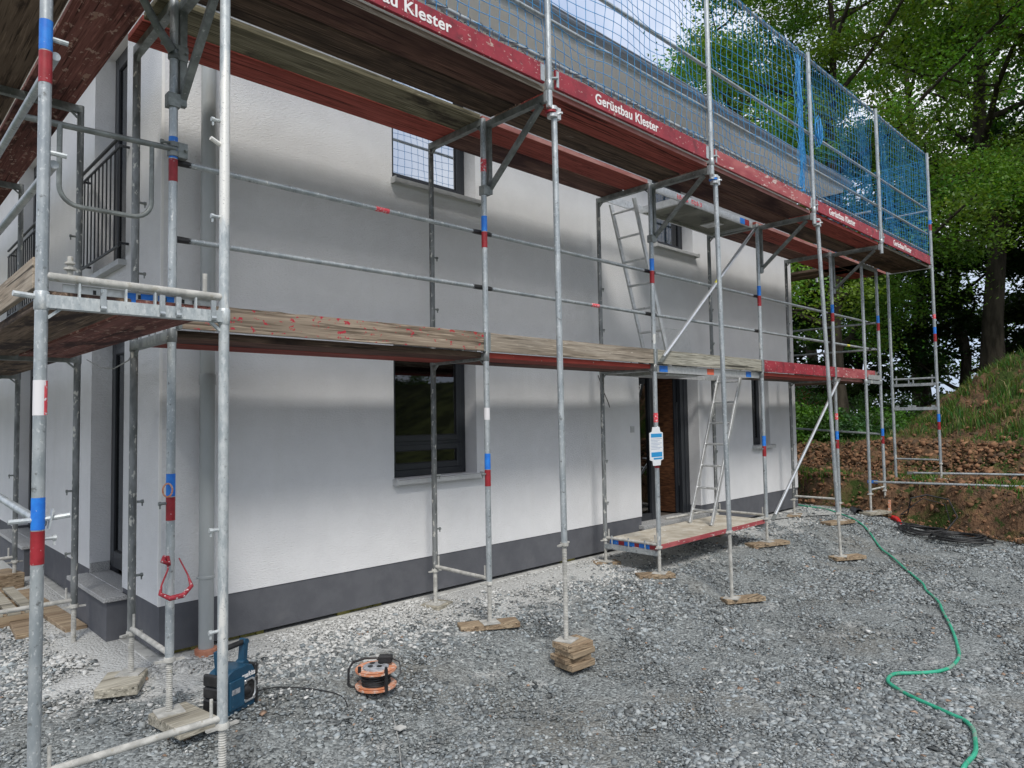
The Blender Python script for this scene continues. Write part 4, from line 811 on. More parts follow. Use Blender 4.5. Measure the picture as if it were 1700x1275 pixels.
# gable run (left)
GS = thing('scaffold', (1.35, 3.41, 0), 'plaster-splashed scaffold around the gable side, its two near standards at the left of the photo', 'scaffold')
GY = [3.41, 6.30, 8.80, 11.3, 13.8]
for i, y in enumerate(GY):
    f_ = frame(GS, (1.352, y), (.60, y), .0 if i else -.03, -.12, zc=.27 if i == 0 else .31, ztop=4.26 if i else 6.3, mi=GALVW if i == 0 else GALVD, mo=GALV, mt=GALVW if i == 0 else GALVK, pindir=(-1, 0, 0), band=(i == 0), railz=.31 if i == 0 else .36)
    if i == 0:
        bands(f_, .60, y, ((1.755, 1.90, 3),)); m_ = MB(); m_.tube([(.60, y, 1.757), (.60, y, 1.898)], TR+.0018, 20, caps=False)
        me_v = [v for v in m_.v]; keep = []
        for k in range(20):
            a_ = 2*math.pi*(k+.5)/20; 
        m2 = MB(); rr = TR+.0022
        for k in range(7):
            a0 = -1.15+.22*k; p = [(.60+rr*math.cos(a0+q*.22), y+rr*math.sin(a0+q*.22)) for q in (0, 1)]; m2.add([(p[0][0], p[0][1], 1.757), (p[1][0], p[1][1], 1.757), (p[1][0], p[1][1], 1.898), (p[0][0], p[0][1], 1.898)], [(0, 1, 2, 3)])
        m2.build('colour_band', STICK, f_)
        m_ = MB(); m_.tube([(1.352, y-.0, 2.325), (.60, y, 2.335)], .0185, 14)     # holding-down bar
        for x in (.70, 1.26): m_.tube([(x, y, 2.33), (x, y, 2.43)], .011, 10)
        m_.lathe([(.014, 2.37), (.024, 2.372), (.024, 2.382), (.014, 2.384)], (.70, y, 0), 10); m_.lathe([(.014, 2.395), (.02, 2.397), (.02, 2.405), (.014, 2.407)], (.70, y, 0), 10); m_.build('holding_down_bar', DIRTY, f_)
        m_ = MB(); m_.box(.68, y+.03, 2.24, 1.30, y+.036, 2.315)
        dk = m_.build('deck_end_plate', ALU, f_)
        for x, k in ((.98, BLACK), (1.17, BLACK), (.80, BLACK), (1.09, BLACK), (1.22, BLACK)):
            m_ = MB(); m_.box(x-.006, y+.0275, 2.265, x+.006, y+.0302, 2.30); m_.build('slot', k, dk)
        for x0, x1 in ((.985, 1.05), (1.06, 1.13), (.93, .965)):
            m_ = MB(); m_.box(x0, y+.0278, 2.262, x1, y+.0298, 2.306); m_.build('sticker', BLUEP, dk)
        m_ = MB()
        for x in (.82, 1.06, 1.13, 1.29): m_.bar((x, y-.028, 2.215), (x, y-.028, 2.30), .022, .012, (0, 1, 0)); m_.tube([(x-.011, y-.03, 2.215), (x+.011, y-.03, 2.215)], .012, 8)
        m_.build('deck_claw', GALV, f_)
        m_ = MB(); m_.tube([(.58, y, 2.245), (.50, y-.01, 2.25)], .012, 8); m_.tube([(.58, y, 1.33), (.5, y, 1.33)], .01, 8); m_.tube([(1.335, y, 3.08), (1.28, y-.01, 3.10)], .011, 8); m_.tube([(.62, y, 3.35), (.68, y-.01, 3.345)], .011, 8); m_.tube([(.62, y, 2.86), (.68, y-.01, 2.855)], .011, 8)
        m_.tube([(.62, y, 1.33), (.71, y-.02, 1.34)], .011, 8); m_.bar((.635, y-.01, 1.29), (.65, y-.01, 1.37), .03, .006); m_.build('wedge_pin', GALVW, f_)
for j in range(len(GY)-1):
    a, b = GY[j]+.02, GY[j+1]-.015
    for (x0, x1, z0, mt_) in ((.625, .945, 2.232, W_GBROWN), (.965, 1.30, 2.232, W_GRED if j == 0 else W_GBROWN), (.62, .945, 4.256, W_GBROWN), (.965, 1.31, 4.256, W_GRED), (-.12, .21, 4.256, W_GRED), (.23, .565, 4.256, W_GBROWN)):
        m_ = MB(); m_.box(x0, a, z0, x1, b, z0+.046); o = m_.build('deck_board', mt_, GS, bevel=.004); m_ = MB(); m_.box(x0+.006, a+.006, z0+.044, x1-.006, b-.006, z0+.048); m_.build('worn_bounce_face', PLYT, o)  # pale top sheet added on the gable boards too, bouncing light upward
    m_ = MB(); m_.box(.575, a+.03, 2.285, .603, b-.03, 2.42); m_.build('toe_board', W_GTOE, GS, bevel=.003)
    for z in (3.29, 2.82): m_ = MB(); m_.tube([(.64, a, z), (.64, b, z)], .0185, 12); m_.build('guardrail', GALV, GS)
    m_ = MB(); m_.bar((.6, GY[j+1], 4.228), (-.15, GY[j+1], 4.228), .05, .055); m_.bar((.57, GY[j+1], 3.6), (-.05, GY[j+1], 4.2), .04, .035); m_.build('console_bracket', GALVK, GS)
m_ = MB(); m_.tube([(.62, 3.44, 1.31), (.62, 6.28, 1.40)], .0185, 12); m_.build('guardrail', GALV, GS)
# right run
RS = thing('scaffold', (12.55, 4.3, 0), 'scaffold run around the far right side of the house with a plank end frame', 'scaffold')
for i, y in enumerate((4.30, 6.8, 9.3)):
    frame(RS, (12.55, y), (13.26, y), .04, .05, zc=.33 if i == 0 else .5, ztop=4.26, mi=GALV, mo=GALV, mt=GALV, rail=i == 0, band=i == 0, railz=.4)
m_ = MB(); m_.box(12.60, 4.27, 2.27, 13.2, 4.275, 2.35); m_.build('deck_end_plate', ALU, RS)
for y0, y1 in ((4.33, 6.78), (6.82, 9.28)):
    for x0, x1 in ((12.58, 12.89), (12.92, 13.23)):
        for z in (2.232, 4.256): m_ = MB(); m_.box(x0, y0, z, x1, y1, z+.046); m_.build('deck_board', [W_GRED, W_GBROWN][int(x0*10) % 2], RS)
    for z in (3.29, 2.82, 5.3): m_ = MB(); m_.tube([(13.22, y0, z), (13.22, y1, z)], .0185, 10); m_.build('guardrail', GALV, RS)
    m_ = MB(); m_.box(13.26, y0+.02, 2.28, 13.285, y1-.02, 2.42); m_.build('toe_board', W_GTOE, RS)
m_ = MB(); m_.tube([(13.3, 4.36, 1.32), (14.0, 11.5, 1.75)], .0185, 10); m_.build('guardrail', GALV, RS)
m_ = MB(); m_.tube([(12.55, 9.3, 4.26), (12.55, 9.3, 6.3)], TR, 12); m_.tube([(13.9, 5.6, 4.3), (13.9, 5.6, 6.0)], TR, 12); m_.tube([(13.9, 5.6, 5.4), (13.2, 8.0, 5.45)], .0185, 10); m_.build('guard_post', GALV, RS)
# ---------------- nets ----------------
NG = 'blue safety nets hung on the roof edge guardrails'
def net(P0, U, W, z0, z1, label, seed, cell=.1, amp=.03, bunch=None, dbl=0, r=.0031, normal=(0, 1, 0), ties=True, shear=0):
    rr = random.Random(seed); U = Vector(U); P0 = Vector(P0); Nn = Vector(normal); nu = int(round(W/cell)); nz = int(round((z1-z0)/cell)); mb = MB(); ph = rr.uniform(0, 9)
    def pos(i, j, off=0):
        u = i*W/nu; z = z0+(z1-z0)*j/nz; f = j/nz
        du = .03*mnoise.noise(Vector((u*1.3, z*1.1, seed)))+.012*mnoise.noise(Vector((u*7, z*7, seed+3)))+shear*(1-f)*.2
        dn_ = amp*(math.sin(u*2.3+ph)+.6*math.sin(u*5.7+z*2+ph))*(.3+math.sin(math.pi*f))+.02*mnoise.noise(Vector((u*3, z*4, seed+7)))
        dz = .02*mnoise.noise(Vector((u*2, z*3, seed+5)))-.025*math.sin(math.pi*u/W)*(1-f)+(.03*mnoise.noise(Vector((u*9, 2, seed))) if j == 0 else 0)
        if bunch: k = max(0, 1-abs(u-bunch[0])/bunch[1]); u = u+(bunch[0]-u)*k**.5*.85*(.4+.6*math.sin(math.pi*min(1, max(0, 1-f*.9)))) if k > 0 else u
        return P0+U*(u+du)+Nn*(dn_+off)+Vector((0, 0, z+dz))
    r = r if not dbl else .0017
    for L_ in range(1+dbl):
        o_ = L_*.05
        for i in range(nu+1): mb.tube([pos(i+(.4 if L_ else 0), j, o_) for j in range(nz+1)], r, 3, caps=False)
        for j in range(nz+1): mb.tube([pos(i+(.4 if L_ else 0), j+(.5 if L_ and j < nz else 0), o_) for i in range(nu+1)], r, 3, caps=False)
    root = mb.build('safety_net', NET, None, smooth=80); tagp(root, label, 'safety net', NG)
    if ties:
        t = MB(); y = 3.645-P0.y; pts = []; c = P0+Vector((0, 0, 4.535)); u = 0
        while u < W-.02:
            loose = mnoise.noise(Vector((u*4, seed, 0))) > -.05; st = rr.uniform(.05, .10)
            if loose: pts += [c+U*(u+.3*st)+Nn*-.01+Vector((0, 0, -rr.uniform(.05, .12))), c+U*(u+.65*st)+Nn*-.025+Vector((0, 0, -rr.uniform(.03, .09))), c+U*(u+.9*st)+Nn*(y-.028)+Vector((0, 0, .0))]
            pts += [c+U*(u+st+a*.006)+Nn*(y+.026*math.cos(a+3.14))+Vector((0, 0, .026*math.sin(a+3.14))) for a in (0, -1.2, -2.4, -3.6, -4.8)]
            u += st+.04
        t.tube(pts, .0028, 4); t.build('lacing_cord', ROPE, root)
        t = MB(); q = int(W/.012); t.tube([P0+U*(i*W/q)+Vector((0, 0, 6.34-.012*math.sin(math.pi*i/q)+.0235*math.sin(i*.42)))+Nn*(y+.0235*math.cos(i*.42)) for i in range(q)], .0035, 4)
        t.build('edge_tie', NET, root)
    return root
YN = 3.625
net((1.47, YN, 0), (1, 0, 0), 2.47, 4.46, 6.33, 'blue net bay nearest the camera at the top of the photo', 2)
net((3.95, YN, 0), (1, 0, 0), 2.45, 4.46, 6.33, 'blue net bay with the open sky behind it', 4)
net((6.42, YN, 0), (1, 0, 0), 2.50, 4.48, 6.33, 'blue net bay that is gathered into a dense bunch at its right end', 6, bunch=(2.3, .42))
net((8.95, YN, 0), (1, 0, 0), 2.40, 4.48, 6.33, 'doubled dark blue net bay holding a knotted blue coil', 8, dbl=1)
net((11.4, YN, 0), (1, 0, 0), 2.50, 4.42, 6.33, 'last doubled blue net bay at the far end of the front scaffold', 10, dbl=1)
net((13.9, 3.65, 0), (0, 1, 0), 2.0, 4.4, 6.2, 'blue net closing the far end of the scaffold crosswise', 12, dbl=1, normal=(1, 0, 0), ties=False, amp=.06)
t = MB(); rr = random.Random(4)
for k in range(16):
    x = 8.66+rr.gauss(0, .035); pts = [(x+rr.gauss(0, .012), 3.63+rr.gauss(0, .012), 6.25-1.75*q/12) for q in range(13)]; t.tube(pts, .0035, 4, caps=False)
top(t, 'net_bundle', NET, 'dense gathered blue net strands hanging left of the fourth guard post', 'safety net')
t = MB()
for k in range(9):
    c = (9.14+rr.gauss(0, .03), 3.60+rr.gauss(0, .02), 5.36+rr.gauss(0, .05)); a0 = rr.uniform(0, 6); R1, R2 = rr.uniform(.05, .09), rr.uniform(.09, .15)
    t.tube([(c[0]+R1*math.cos(a)*math.cos(a0), c[1]+.3*R1*math.cos(a), c[2]+R2*math.sin(a)+.02*math.cos(3*a)) for a in [q*2*math.pi/14 for q in range(14)]], .0055, 5, closed=True)
t.tube([(9.10, 3.61, 5.45), (9.06, 3.6, 5.6), (9.0, 3.6, 5.8), (8.98, 3.62, 6.3)], .005, 5); top(t, 'rope_coil', NET, 'knotted blue rope coil hanging in the net beside the fourth guard post', 'rope')
# ---------------- ladders ----------------
def ladder(pi0, pi1, po0, po1, label, parent_name='ladder', rungs=7):
    root = thing(parent_name, tuple((Vector(pi0)+Vector(po0))/2), label, 'ladder', 'aluminium access ladders inside the scaffold')
    for p, q in ((pi0, pi1), (po0, po1)): m_ = MB(); m_.bar(p, q, .024, .055, (1, 0, 0)); m_.build('stile', ALU, root, bevel=.003)
    for k in range(rungs):
        f = (k+.6)/rungs; m_ = MB(); m_.tube([Vector(pi0).lerp(Vector(pi1), f), Vector(po0).lerp(Vector(po1), f)], .0145, 10); m_.build('rung', ALU, root)
ladder((7.13, 4.95, 2.275), (6.46, 4.95, 4.19), (7.11, 4.62, 2.275), (6.46, 4.62, 4.19), 'ladder leading up through the upper hatch, top tilted to the left')
ladder((7.90, 4.90, .327), (8.74, 4.90, 2.262), (7.86, 4.57, .327), (8.74, 4.57, 2.262), 'ladder standing on the low deck by the front door, top tilted to the right')
# grille leaning on deck 1
m_ = MB(); O = Vector((6.93, 4.62, 2.33)); Ux = Vector((.70, 0, 0)); Vz = Vector((0.0, .02, .42)); sk = Vector((-.09, 0, 0))
for k in range(27): p = O+Ux*k/26; m_.tube([p, p+Vz+sk], .0022, 5)
m_.tube([O+Vz+sk, O+Ux+Vz+sk], .005, 6); m_.tube([O, O+Ux], .004, 6); m_.box(6.87, 4.60, 2.62, 6.91, 4.64, 2.67); top(m_, 'wire_grille', ALU, 'thin wire grille standing on the first deck above the front door', 'grille')
# tag on S2
tg = thing('inspection_tag', (6.28, 4.285, 1.4), 'white and blue plastic inspection tag tied to the scaffold pole by the front door', 'tag')
cx_, cz_, wq, hq = 6.29, 1.385, .122, .155
m_ = MB(); y0, y1 = 4.283, 4.290; o8 = [(-.55*wq, -hq*1.32), (.55*wq, -hq*1.32), (.62*wq, -hq), (wq, -hq*.92), (wq, hq*.92), (.62*wq, hq), (.5*wq, hq*1.32), (-.5*wq, hq*1.32), (-.62*wq, hq), (-wq, hq*.92), (-wq, -hq*.92), (-.62*wq, -hq)]
vs = [(cx_+a, y, cz_+b) for y in (y0, y1) for a, b in o8]; n = 12; m_.add(vs, [tuple(range(n)), tuple(range(n, 2*n))[::-1]]+[(i, i+n, (i+1) % n+n, (i+1) % n) for i in range(n)]); pl_ = m_.build('plate', PLAQ, tg)
m_ = MB(); m_.box(cx_-.1, y0-.0015, cz_+.095, cx_+.1, y0-.0002, cz_+.135); m_.box(cx_-.1, y0-.0015, cz_-.112, cx_+.1, y0-.0002, cz_-.062); m_.box(cx_-.06, y0-.0015, cz_-.14, cx_+.1, y0-.0002, cz_-.122); m_.build('blue_band', PLAB, tg)
m_ = MB()
for k in range(8): wdt = .1-.02*(k % 3); m_.box(cx_-.1, y0-.0012, cz_+.077-k*.0155, cx_-.1+2*wdt, y0-.0002, cz_+.082-k*.0155)
m_.build('printed_lines', PLAT, tg); m_ = MB(); m_.tube([(cx_, 4.28, cz_+.185), (6.33, 4.29, 1.60), (6.37, 4.30, 1.58)], .003, 6); m_.build('cable_tie', PLAQ, tg)
# ---------------- base boards ----------------
BG = 'timber pieces under the scaffold feet'
def block(x, y, z, lx, ly, h, ang, label, mt=TIMBER, name='timber_block', grp=BG):
    c, s = math.cos(ang), math.sin(ang); m_ = MB(); m_.obox((x, y, z+h/2), (c*lx/2, s*lx/2, 0), (-s*ly/2, c*ly/2, 0), (0, 0, h/2)); top(m_, name, mt, label, 'timber', grp, bevel=.005)
def T(x, y, zf, lx, ly, ang, label, mt=TIMBER, h=.045): block(x, y, zf-h, lx, ly, h, ang, label, mt)
T(1.34, 4.98, .10, .32, .24, 1.1, 'grey timber slab under the inner foot at the house corner', TIMBERG, .06)
T(1.45, 4.22, .06, .22, .36, .15, 'dirty timber under the outer foot left of the blue radio', TIMBERG, .06)
T(3.92, 5.06, .06, .24, .20, .3, 'small square timber under the inner foot below the first window', TIMBERG)
T(3.90, 4.34, .035, .50, .16, -.5, 'long brown timber under the outer foot below the first window')
T(6.35, 5.05, .06, .30, .17, -.5, 'timber under the inner foot at the left end of the low deck')
T(6.30, 4.35, .035, .40, .16, -.62, 'timber under the outer foot below the inspection tag', TIMBER)
T(8.83, 5.05, .06, .32, .18, .2, 'timber in the shade under the low deck, right inner foot')
T(8.80, 4.31, .035, .62, .18, -.35, 'long timber under the outer foot right of the low deck')
T(11.29, 5.05, .06, .4, .2, .3, 'timber under the inner foot by the right house corner')
T(11.2, 4.33, .035, .55, .2, -.3, 'timber under the outer foot near the right house corner')
T(6.62, 3.52, -.13, .44, .14, -.5, 'brown timber under the free-standing support pole right of the wood block stack')
T(9.40, 3.53, -.13, .46, .16, -.5, 'timber under the leaning support pole beside the green hose')
T(12.6, 4.25, .04, .55, .22, -.3, 'light timber under the foot beside the black drain pipe', TIMBERG)
T(1.30, 6.28, -.0, .42, .22, .5, 'grey slab under the gable standard beside the granite step', TIMBERG, .06)
T(13.97, 4.33, .30, .30, .28, .2, 'dark timber pile carrying the end frame foot in the soil', W_BROWN, .22)
T(13.97, 3.6, .52, .3, .24, .1, 'pale timber under the outermost foot on the grassy bank', TIMBERG)
zt = .03
for k, (h, dx, a) in enumerate(((.052, .0, -.42), (.045, .012, -.30), (.042, -.012, -.48), (.05, .01, -.36))):
    zt -= h; block(4.03+dx, 3.54-dx, zt, .25, .19, h-.001, a+.3, ['topmost', 'second', 'third', 'lowest'][k]+' wood block of the stack under the near support pole', TIMBER)
# boards and pallet at the left
block(1.40, 7.55, .03, .16, 1.9, .045, .04, 'dusty plank lying along the gable wall beside the step', TIMBER, 'plank', None)
block(1.18, 7.5, .02, .16, 1.5, .045, -.06, 'brown plank lying left of the dusty one by the gable', TIMBER, 'plank', None)
for (x, y, z, a, lb) in ((.85, 7.85, -.01, .12, 'grey wooden pallet lying flat beside the gable'),):
    pr = thing('pallet', (x, y, z), lb, 'pallet'); m_ = MB()
    for k in range(7): m_.box(x-.4+k*.125, y-.6, z+.12, x-.31+k*.125, y+.6, z+.14)
    m_.build('top_boards', TIMBERG, pr); m_ = MB()
    for yy in (-.55, 0, .55): m_.box(x-.4, y+yy-.05, z+.02, x+.44, y+yy+.05, z+.12)
    m_.build('bearer', TIMBER, pr)
block(1.15, 8.9, .02, .5, .4, .18, .2, 'yellow-brown wooden crate piece behind the pallet', TIMBER, 'timber_crate', None)
# ---------------- radio ----------------
rad = thing('site_radio', (1.78, 4.30, -.02), 'blue and black jobsite radio with upright handle standing on the gravel', 'radio')
ra = -.80+.25; cr_, sr_ = math.cos(ra), math.sin(ra); O = Vector((1.765, 4.32, -.03)); UX = Vector((math.cos(.42), math.sin(.42), 0)); UY = Vector((-UX.y, UX.x, 0)); UZ = Vector((0, 0, 1))
def rp(a, b, c): return O+UX*a+UY*b+UZ*c
def rbox(m_, a0, b0, c0, a1, b1, c1): m_.obox(rp((a0+a1)/2, (b0+b1)/2, (c0+c1)/2), UX*(a1-a0)/2, UY*(b1-b0)/2, UZ*(c1-c0)/2)
m_ = MB(); prof = [(-.12, 0), (.12, 0), (.125, .02), (.125, .20), (.10, .245), (.055, .262), (-.055, .262), (-.10, .245), (-.125, .20), (-.125, .02)]
n = len(prof); vs = [rp(a, b, c) for b in (-.075, .075) for a, c in prof]; m_.add(vs, [tuple(range(n)), tuple(range(n, 2*n))[::-1]]+[(i, i+n, (i+1) % n+n, (i+1) % n) for i in range(n)]); body = m_.build('body', RADIO, rad, bevel=.006)
m_ = MB()
for s in (-1, 1):
    for z0, z1 in ((.0, .10), (.105, .17), (.175, .245)): rbox(m_, s*.115 if s > 0 else -.142, -.085, z0, .142 if s > 0 else -.115, .085, z1)
m_.build('bumper', BLACK, rad, bevel=.008)
m_ = MB(); rbox(m_, -.10, -.088, .03, .02, -.0755, .20); m_.build('front_panel', RADIO, rad, bevel=.004)
for cxx in (.062,):
    m_ = MB(); oc = [(.052*k, .062*j) for k, j in ((-.6, -1), (.6, -1), (1, -.55), (1, .55), (.6, 1), (-.6, 1), (-1, .55), (-1, -.55))]
    pts = [rp(cxx+a, -.081, .105+b) for a, b in oc]; m_.tube(pts, .0065, 6, closed=True)
    for a, b in ((-.7, -1), (.7, -1), (.7, 1), (-.7, 1)): p = rp(cxx+a*.05, -.083, .105+b*.055); m_.tube([p, p-UY*.008], .009, 8)
    m_.build('speaker_trim', CHROME, rad)
    m_ = MB(); m_.add([rp(cxx+a*.96, -.0765, .105+b*.96) for a, b in oc], [tuple(range(8))]); m_.lathe([(.04, 0), (.036, .004), (.02, .002), (.012, .006), (.001, .007)], rp(cxx, -.078, .105), 20, -UY); m_.build('speaker', BLACK, rad)
m_ = MB()
m_.bar(rp(.09, -.0, .235), rp(.105, .0, .375), .03, .045, tuple(UY)); m_.tube([rp(.09, -.03, .245), rp(.09, .03, .245)], .026, 14); m_.tube([rp(.105, -.024, .375), rp(.105, .024, .375)], .02, 12)
m_.bar(rp(-.09, -.0, .235), rp(-.105, .0, .375), .03, .045, tuple(UY)); m_.build('handle_arm', RADIO, rad)
m_ = MB(); m_.tube([rp(-.10, 0, .375), rp(.10, 0, .375)], .017, 12); m_.tube([rp(.135, .05, .24), rp(.145, .052, .34)], .006, 8); m_.build('handle_grip', BLACK, rad)
RM = Matrix((tuple(UX), tuple(UZ), tuple(-UY))).transposed()
text('makita', .042, rp(.005, -.0775, .185), RM, WHT, rad, shear=.25, bold=.02)
m_ = MB(); rbox(m_, -.085, -.0895, .12, -.02, -.0881, .15); m_.build('display', DUSTG, rad)
# cable reel
rl = thing('cable_reel', (2.59, 4.00, -.045), 'orange cable reel lying flat on the gravel with a black charger plugged in', 'cable reel'); c = Vector((2.59, 4.00, -.045))
for z in (.012, .115):
    m_ = MB(); m_.lathe([(.045, z), (.125, z-.004), (.133, z), (.135, z+.012), (.128, z+.018), (.085, z+.014), (.045, z+.012)], c, 36); m_.build('flange', ORANGE, rl)
m_ = MB(); m_.lathe([(.06, .13), (.085, .131), (.084, .14), (.07, .146), (.01, .148)], c, 30); m_.build('socket_plate', DUSTG, rl)
for a in (0, 1.57, 3.14, 4.71): m_ = MB(); m_.lathe([(.017, .1475), (.018, .1505), (.013, .1508)], c+Vector((.042*math.cos(a), .042*math.sin(a), 0)), 14); m_.build('socket', BLACK, rl)
m_ = MB()
for k in range(7): m_.tube([c+Vector(((.088+.004*math.sin(k*3+a))*math.cos(a), (.088+.004*math.sin(k*3+a))*math.sin(a), .028+k*.0125+.003*math.sin(2*a+k))) for a in [q*2*math.pi/26 for q in range(26)]], .007, 7, closed=True)
m_.build('wound_cable', BLACK, rl)
m_ = MB(); ux = Vector((.72, -.69, 0)); uy = Vector((.69, .72, 0))
m_.tube([c-ux*.02+uy*.13+UZ*.15, c-ux*.10+uy*.12+UZ*.15, c-ux*.165+uy*.06+UZ*.145, c-ux*.18+uy*.0+UZ*.12, c-ux*.18-uy*.01+UZ*.03, c-ux*.16-uy*.01+UZ*.01, c-ux*.1+UZ*.005], .008, 10); m_.tube([c+ux*.085-uy*.1+UZ*.0, c+ux*.085-uy*.1+UZ*.15], .012, 10); m_.tube([c+ux*.085-uy*.1+UZ*.15, c+ux*.085-uy*.1+UZ*.165], .009, 10)
m_.tube([c-ux*.09-uy*.085+UZ*.12, c-ux*.09-uy*.085+UZ*.165], .011, 10); m_.tube([c+uy*.13-ux*.02+UZ*.14, c+uy*.14+ux*.04+UZ*.155], .011, 8); m_.build('stand', BLACK, rl)
m_ = MB(); m_.obox(c+ux*.055+uy*.05+UZ*.17, ux*.045, uy*.03, UZ*.022); m_.build('charger', BLACK, rl, bevel=.005)
m_ = MB(); m_.tube([c+ux*.10+uy*.05+UZ*.17, c+ux*.15+uy*.04+UZ*.15, c+ux*.165+uy*.0+UZ*.09, c+ux*.13-uy*.03+UZ*.06], .005, 7); m_.build('charger_lead', BLACK, rl)
# ground cables
def gpath(pts, dz=.012, sub=6):
    P = [Vector((x, y, 0)) for x, y in pts]; out_ = []
    for i in range(len(P)-1):
        p0, p1, p2, p3 = P[max(i-1, 0)], P[i], P[i+1], P[min(i+2, len(P)-1)]
        for k in range(sub):
            t_ = k/sub; q = .5*((2*p1)+(p2-p0)*t_+(2*p0-5*p1+4*p2-p3)*t_**2+(3*p1-p0-3*p2+p3)*t_**3); out_.append(q)
    out_.append(P[-1]); return [(q.x, q.y, float(ground_h(np.array(q.x), np.array(q.y)))+dz+.006*mnoise.noise(q*3)) for q in out_]
HP = [(14.3, 6.5), (13.9, 5.6), (12.72, 4.72), (11.37, 3.98), (10.55, 3.52), (10.07, 3.23), (9.21, 2.76), (8.71, 2.48), (8.36, 2.34), (7.99, 2.14), (7.61, 2.0), (7.11, 1.81), (6.66, 1.66), (6.31, 1.56), (6.06, 1.54), (5.9, 1.57), (5.74, 1.66), (5.61, 1.77), (5.52, 1.8), (5.39, 1.78), (5.3, 1.7), (5.21, 1.57), (5.13, 1.41), (5.07, 1.3), (5.03, 1.23), (4.92, 1.16), (4.78, 1.12), (4.59, 1.08), (4.33, 1.08), (3.9, 1.0)]
HP = [(12.55, 5.62), (12.35, 5.3), (12.3, 4.95), (11.9, 4.45)]+HP[3:]
m_ = MB(); m_.tube([(x, y, z+.016) for x, y, z in gpath(HP, .006)], .0125, 10); top(m_, 'garden_hose', HOSEM, 'green garden hose winding across the gravel on the right', 'hose')
for pts, r, mt_, lb in (([(1.95, 4.40), (2.1, 4.35), (2.35, 4.1), (2.35, 3.95)], .004, BLACK, 'thin black lead between the radio and the cable reel'),
                        ([(1.95, 4.55), (2.15, 4.65), (2.5, 4.72), (2.85, 4.72)], .0055, GCABLE, 'grey lead on the pale dust behind the radio'),
                        ([(2.55, 3.75), (2.42, 3.50), (2.20, 3.15), (2.05, 2.9)], .004, GCABLE, 'pale cord running from the cable reel towards the camera'),
                        ([(.55, 4.1), (.75, 4.05), (.95, 4.02)], .004, BLACK, 'short black cord on the gravel at the left edge'),
                        ([(12.6, 4.05), (12.9, 4.0), (12.0, 4.6), (11.2, 4.9), (10.6, 5.05)], .007, BLACK, 'thin dark cable along the wall end by the green hose')):
    m_ = MB(); m_.tube(gpath(pts, .012), r, 7); top(m_, 'cord', mt_, lb, 'cable')
# heavy black cable coils
m_ = MB(); rr = random.Random(3)
for (cx_, cy_, R0) in ((12.15, 3.42, .33), (11.85, 2.85, .36)):
    for k in range(6):
        a0 = rr.uniform(0, 6); q0 = R0*rr.uniform(.7, 1.05); ox, oy = rr.gauss(0, .03), rr.gauss(0, .03)
        m_.tube([(cx_+ox+q0*math.cos(a), cy_+oy+q0*math.sin(a)*1.0, float(ground_h(np.array(cx_+ox+q0*math.cos(a)), np.array(cy_+oy+q0*math.sin(a))))+.05+k*.012+.01*math.sin(2*a+k)) for a in [i*2*math.pi/30 for i in range(30)]], .013, 8, closed=True)
m_.tube([(12.9, 3.95, -.02), (12.75, 3.8, .02), (12.6, 3.7, .3), (12.7, 3.5, .36), (12.75, 3.2, .3), (12.6, 3.05, .05), (12.2, 3.1, -.1)], .012, 8)
m_.tube([(12.7, 3.9, .0), (12.85, 3.6, .28), (12.95, 3.3, .2), (12.6, 3.15, -.05)], .008, 8); m_.tube([(12.95, 2.75, .12), (13.4, 2.6, .5), (14.0, 2.55, .62)], .009, 8)
top(m_, 'cable_coil', BLACK, 'loose coils of heavy black power cable at the foot of the soil bank', 'cable')
m_ = MB(); m_.tube([(12.72, 4.02, -.06), (12.63, 3.93, -.06), (12.5, 3.86, -.07)], [.045, .04, .028], 12); m_.tube([(12.5, 3.86, -.07), (12.4, 3.8, -.09)], .02, 10); top(m_, 'power_plug', REDPL, 'red power coupling lying beside the black cable coils', 'plug')
m_ = MB(); m_.bar((12.83, 4.10, -.1), (12.85, 4.10, .22), .03, .04); top(m_, 'stake', ORANGE, 'short orange stake at the foot of the bank beside the red plug', 'stake')
m_ = MB(); A = Vector((.83, .55, 0)).normalized(); p = Vector((12.35, 4.42, .03))
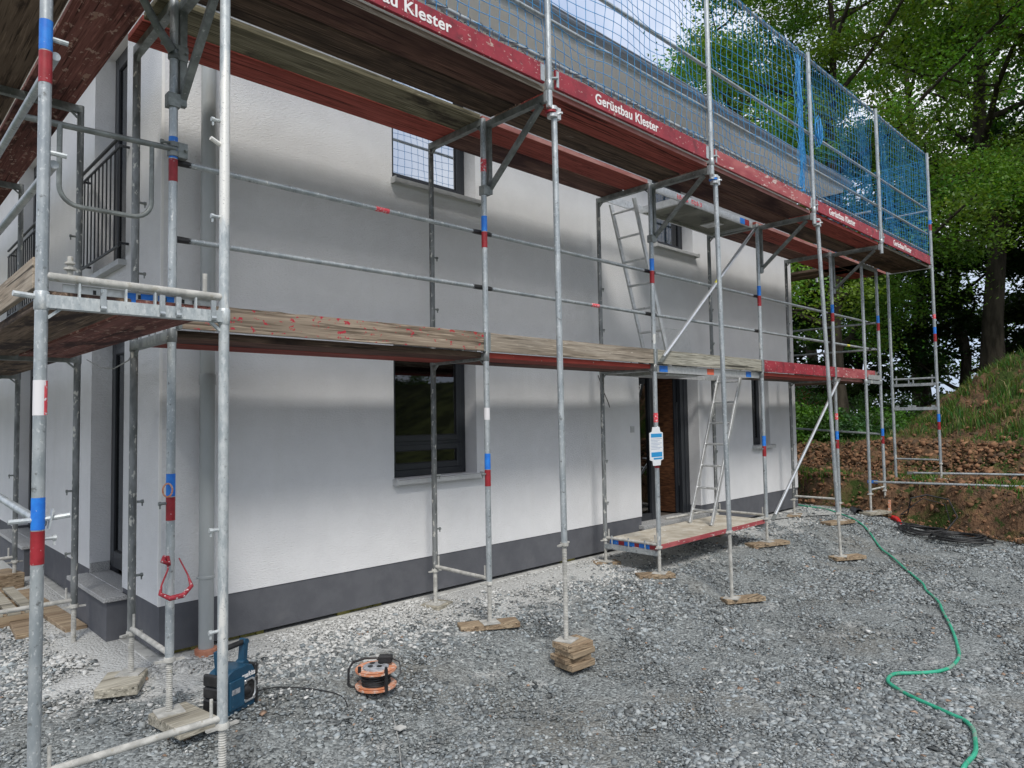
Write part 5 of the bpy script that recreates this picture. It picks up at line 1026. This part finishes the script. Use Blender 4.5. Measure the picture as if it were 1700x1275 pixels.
m_.tube([p, p+A*.0001, p+A*.06, p+A*.062, p+A*.42, p+A*.4199, p+A*.001], [.055, .067, .067, .058, .058, .05, .05], 20, caps=False); top(m_, 'drain_pipe', BLACK, 'short black drain pipe lying on the gravel near the right house corner', 'pipe')
# tubes lying on the bank
for (p, q, lb) in (((12.98, 4.38, .50), (13.15, 1.0, .55), 'scaffold tube with blue end lying low along the edge of the bank'), ((14.0, 4.05, .60), (14.3, .9, .66), 'scaffold tube lying behind the other one on the bank')):
    p, q = Vector(p), Vector(q); m_ = MB(); m_.tube([p, q], .02, 12); o = top(m_, 'loose_tube', GALV, lb, 'tube')
    m_ = MB(); m_.bar(p-(q-p).normalized()*.1, p+(q-p).normalized()*.06, .012, .05, (0, 0, 1)); m_.build('tube_end', BLUEP if 'blue' in lb else GALVK, o)
# strap on S0 outer, ring, bottle, litter
m_ = MB(); m_.tube([(1.385, 4.29, .93), (1.38, 4.27, .88), (1.34, 4.25, .80), (1.33, 4.24, .755), (1.37, 4.20, .73), (1.44, 4.20, .735), (1.50, 4.24, .77), (1.49, 4.27, .83), (1.45, 4.30, .93)], [.005, .005, .005, .012, .015, .015, .012, .005, .004], 8); m_.tube([(1.37, 4.29, .95), (1.35, 4.27, .93), (1.385, 4.27, .91), (1.38, 4.29, .95)], .014, 7)
top(m_, 'strap', CLOTH, 'red and white lanyard strap looped over the standard by the corner', 'strap')
m_ = MB(); m_.tube([(1.375+.026*math.cos(a), 4.27, 1.33+.038*math.sin(a)) for a in [q*2*math.pi/18 for q in range(18)]], .005, 8, closed=True); top(m_, 'ring', ORANGE, 'small orange plastic ring hooked on the standard at the house corner', 'ring')
m_ = MB(); A = Vector((.7, -.5, 0)).normalized(); m_.tube([Vector((6.15, 4.75, .03))+A*t_ for t_ in (0, .01, .12, .16, .19, .21)], [.02, .033, .034, .03, .013, .013], 14); top(m_, 'plastic_bottle', PETM, 'crushed clear plastic bottle lying under the low deck', 'bottle')
m_ = MB(); m_.obox((2.50, 3.60, -.155), (.028, .006, .0), (-.006, .026, .0), (0, 0, .004)); top(m_, 'stone_offcut', FOOT, 'flat square grey offcut lying on the near gravel', 'offcut')
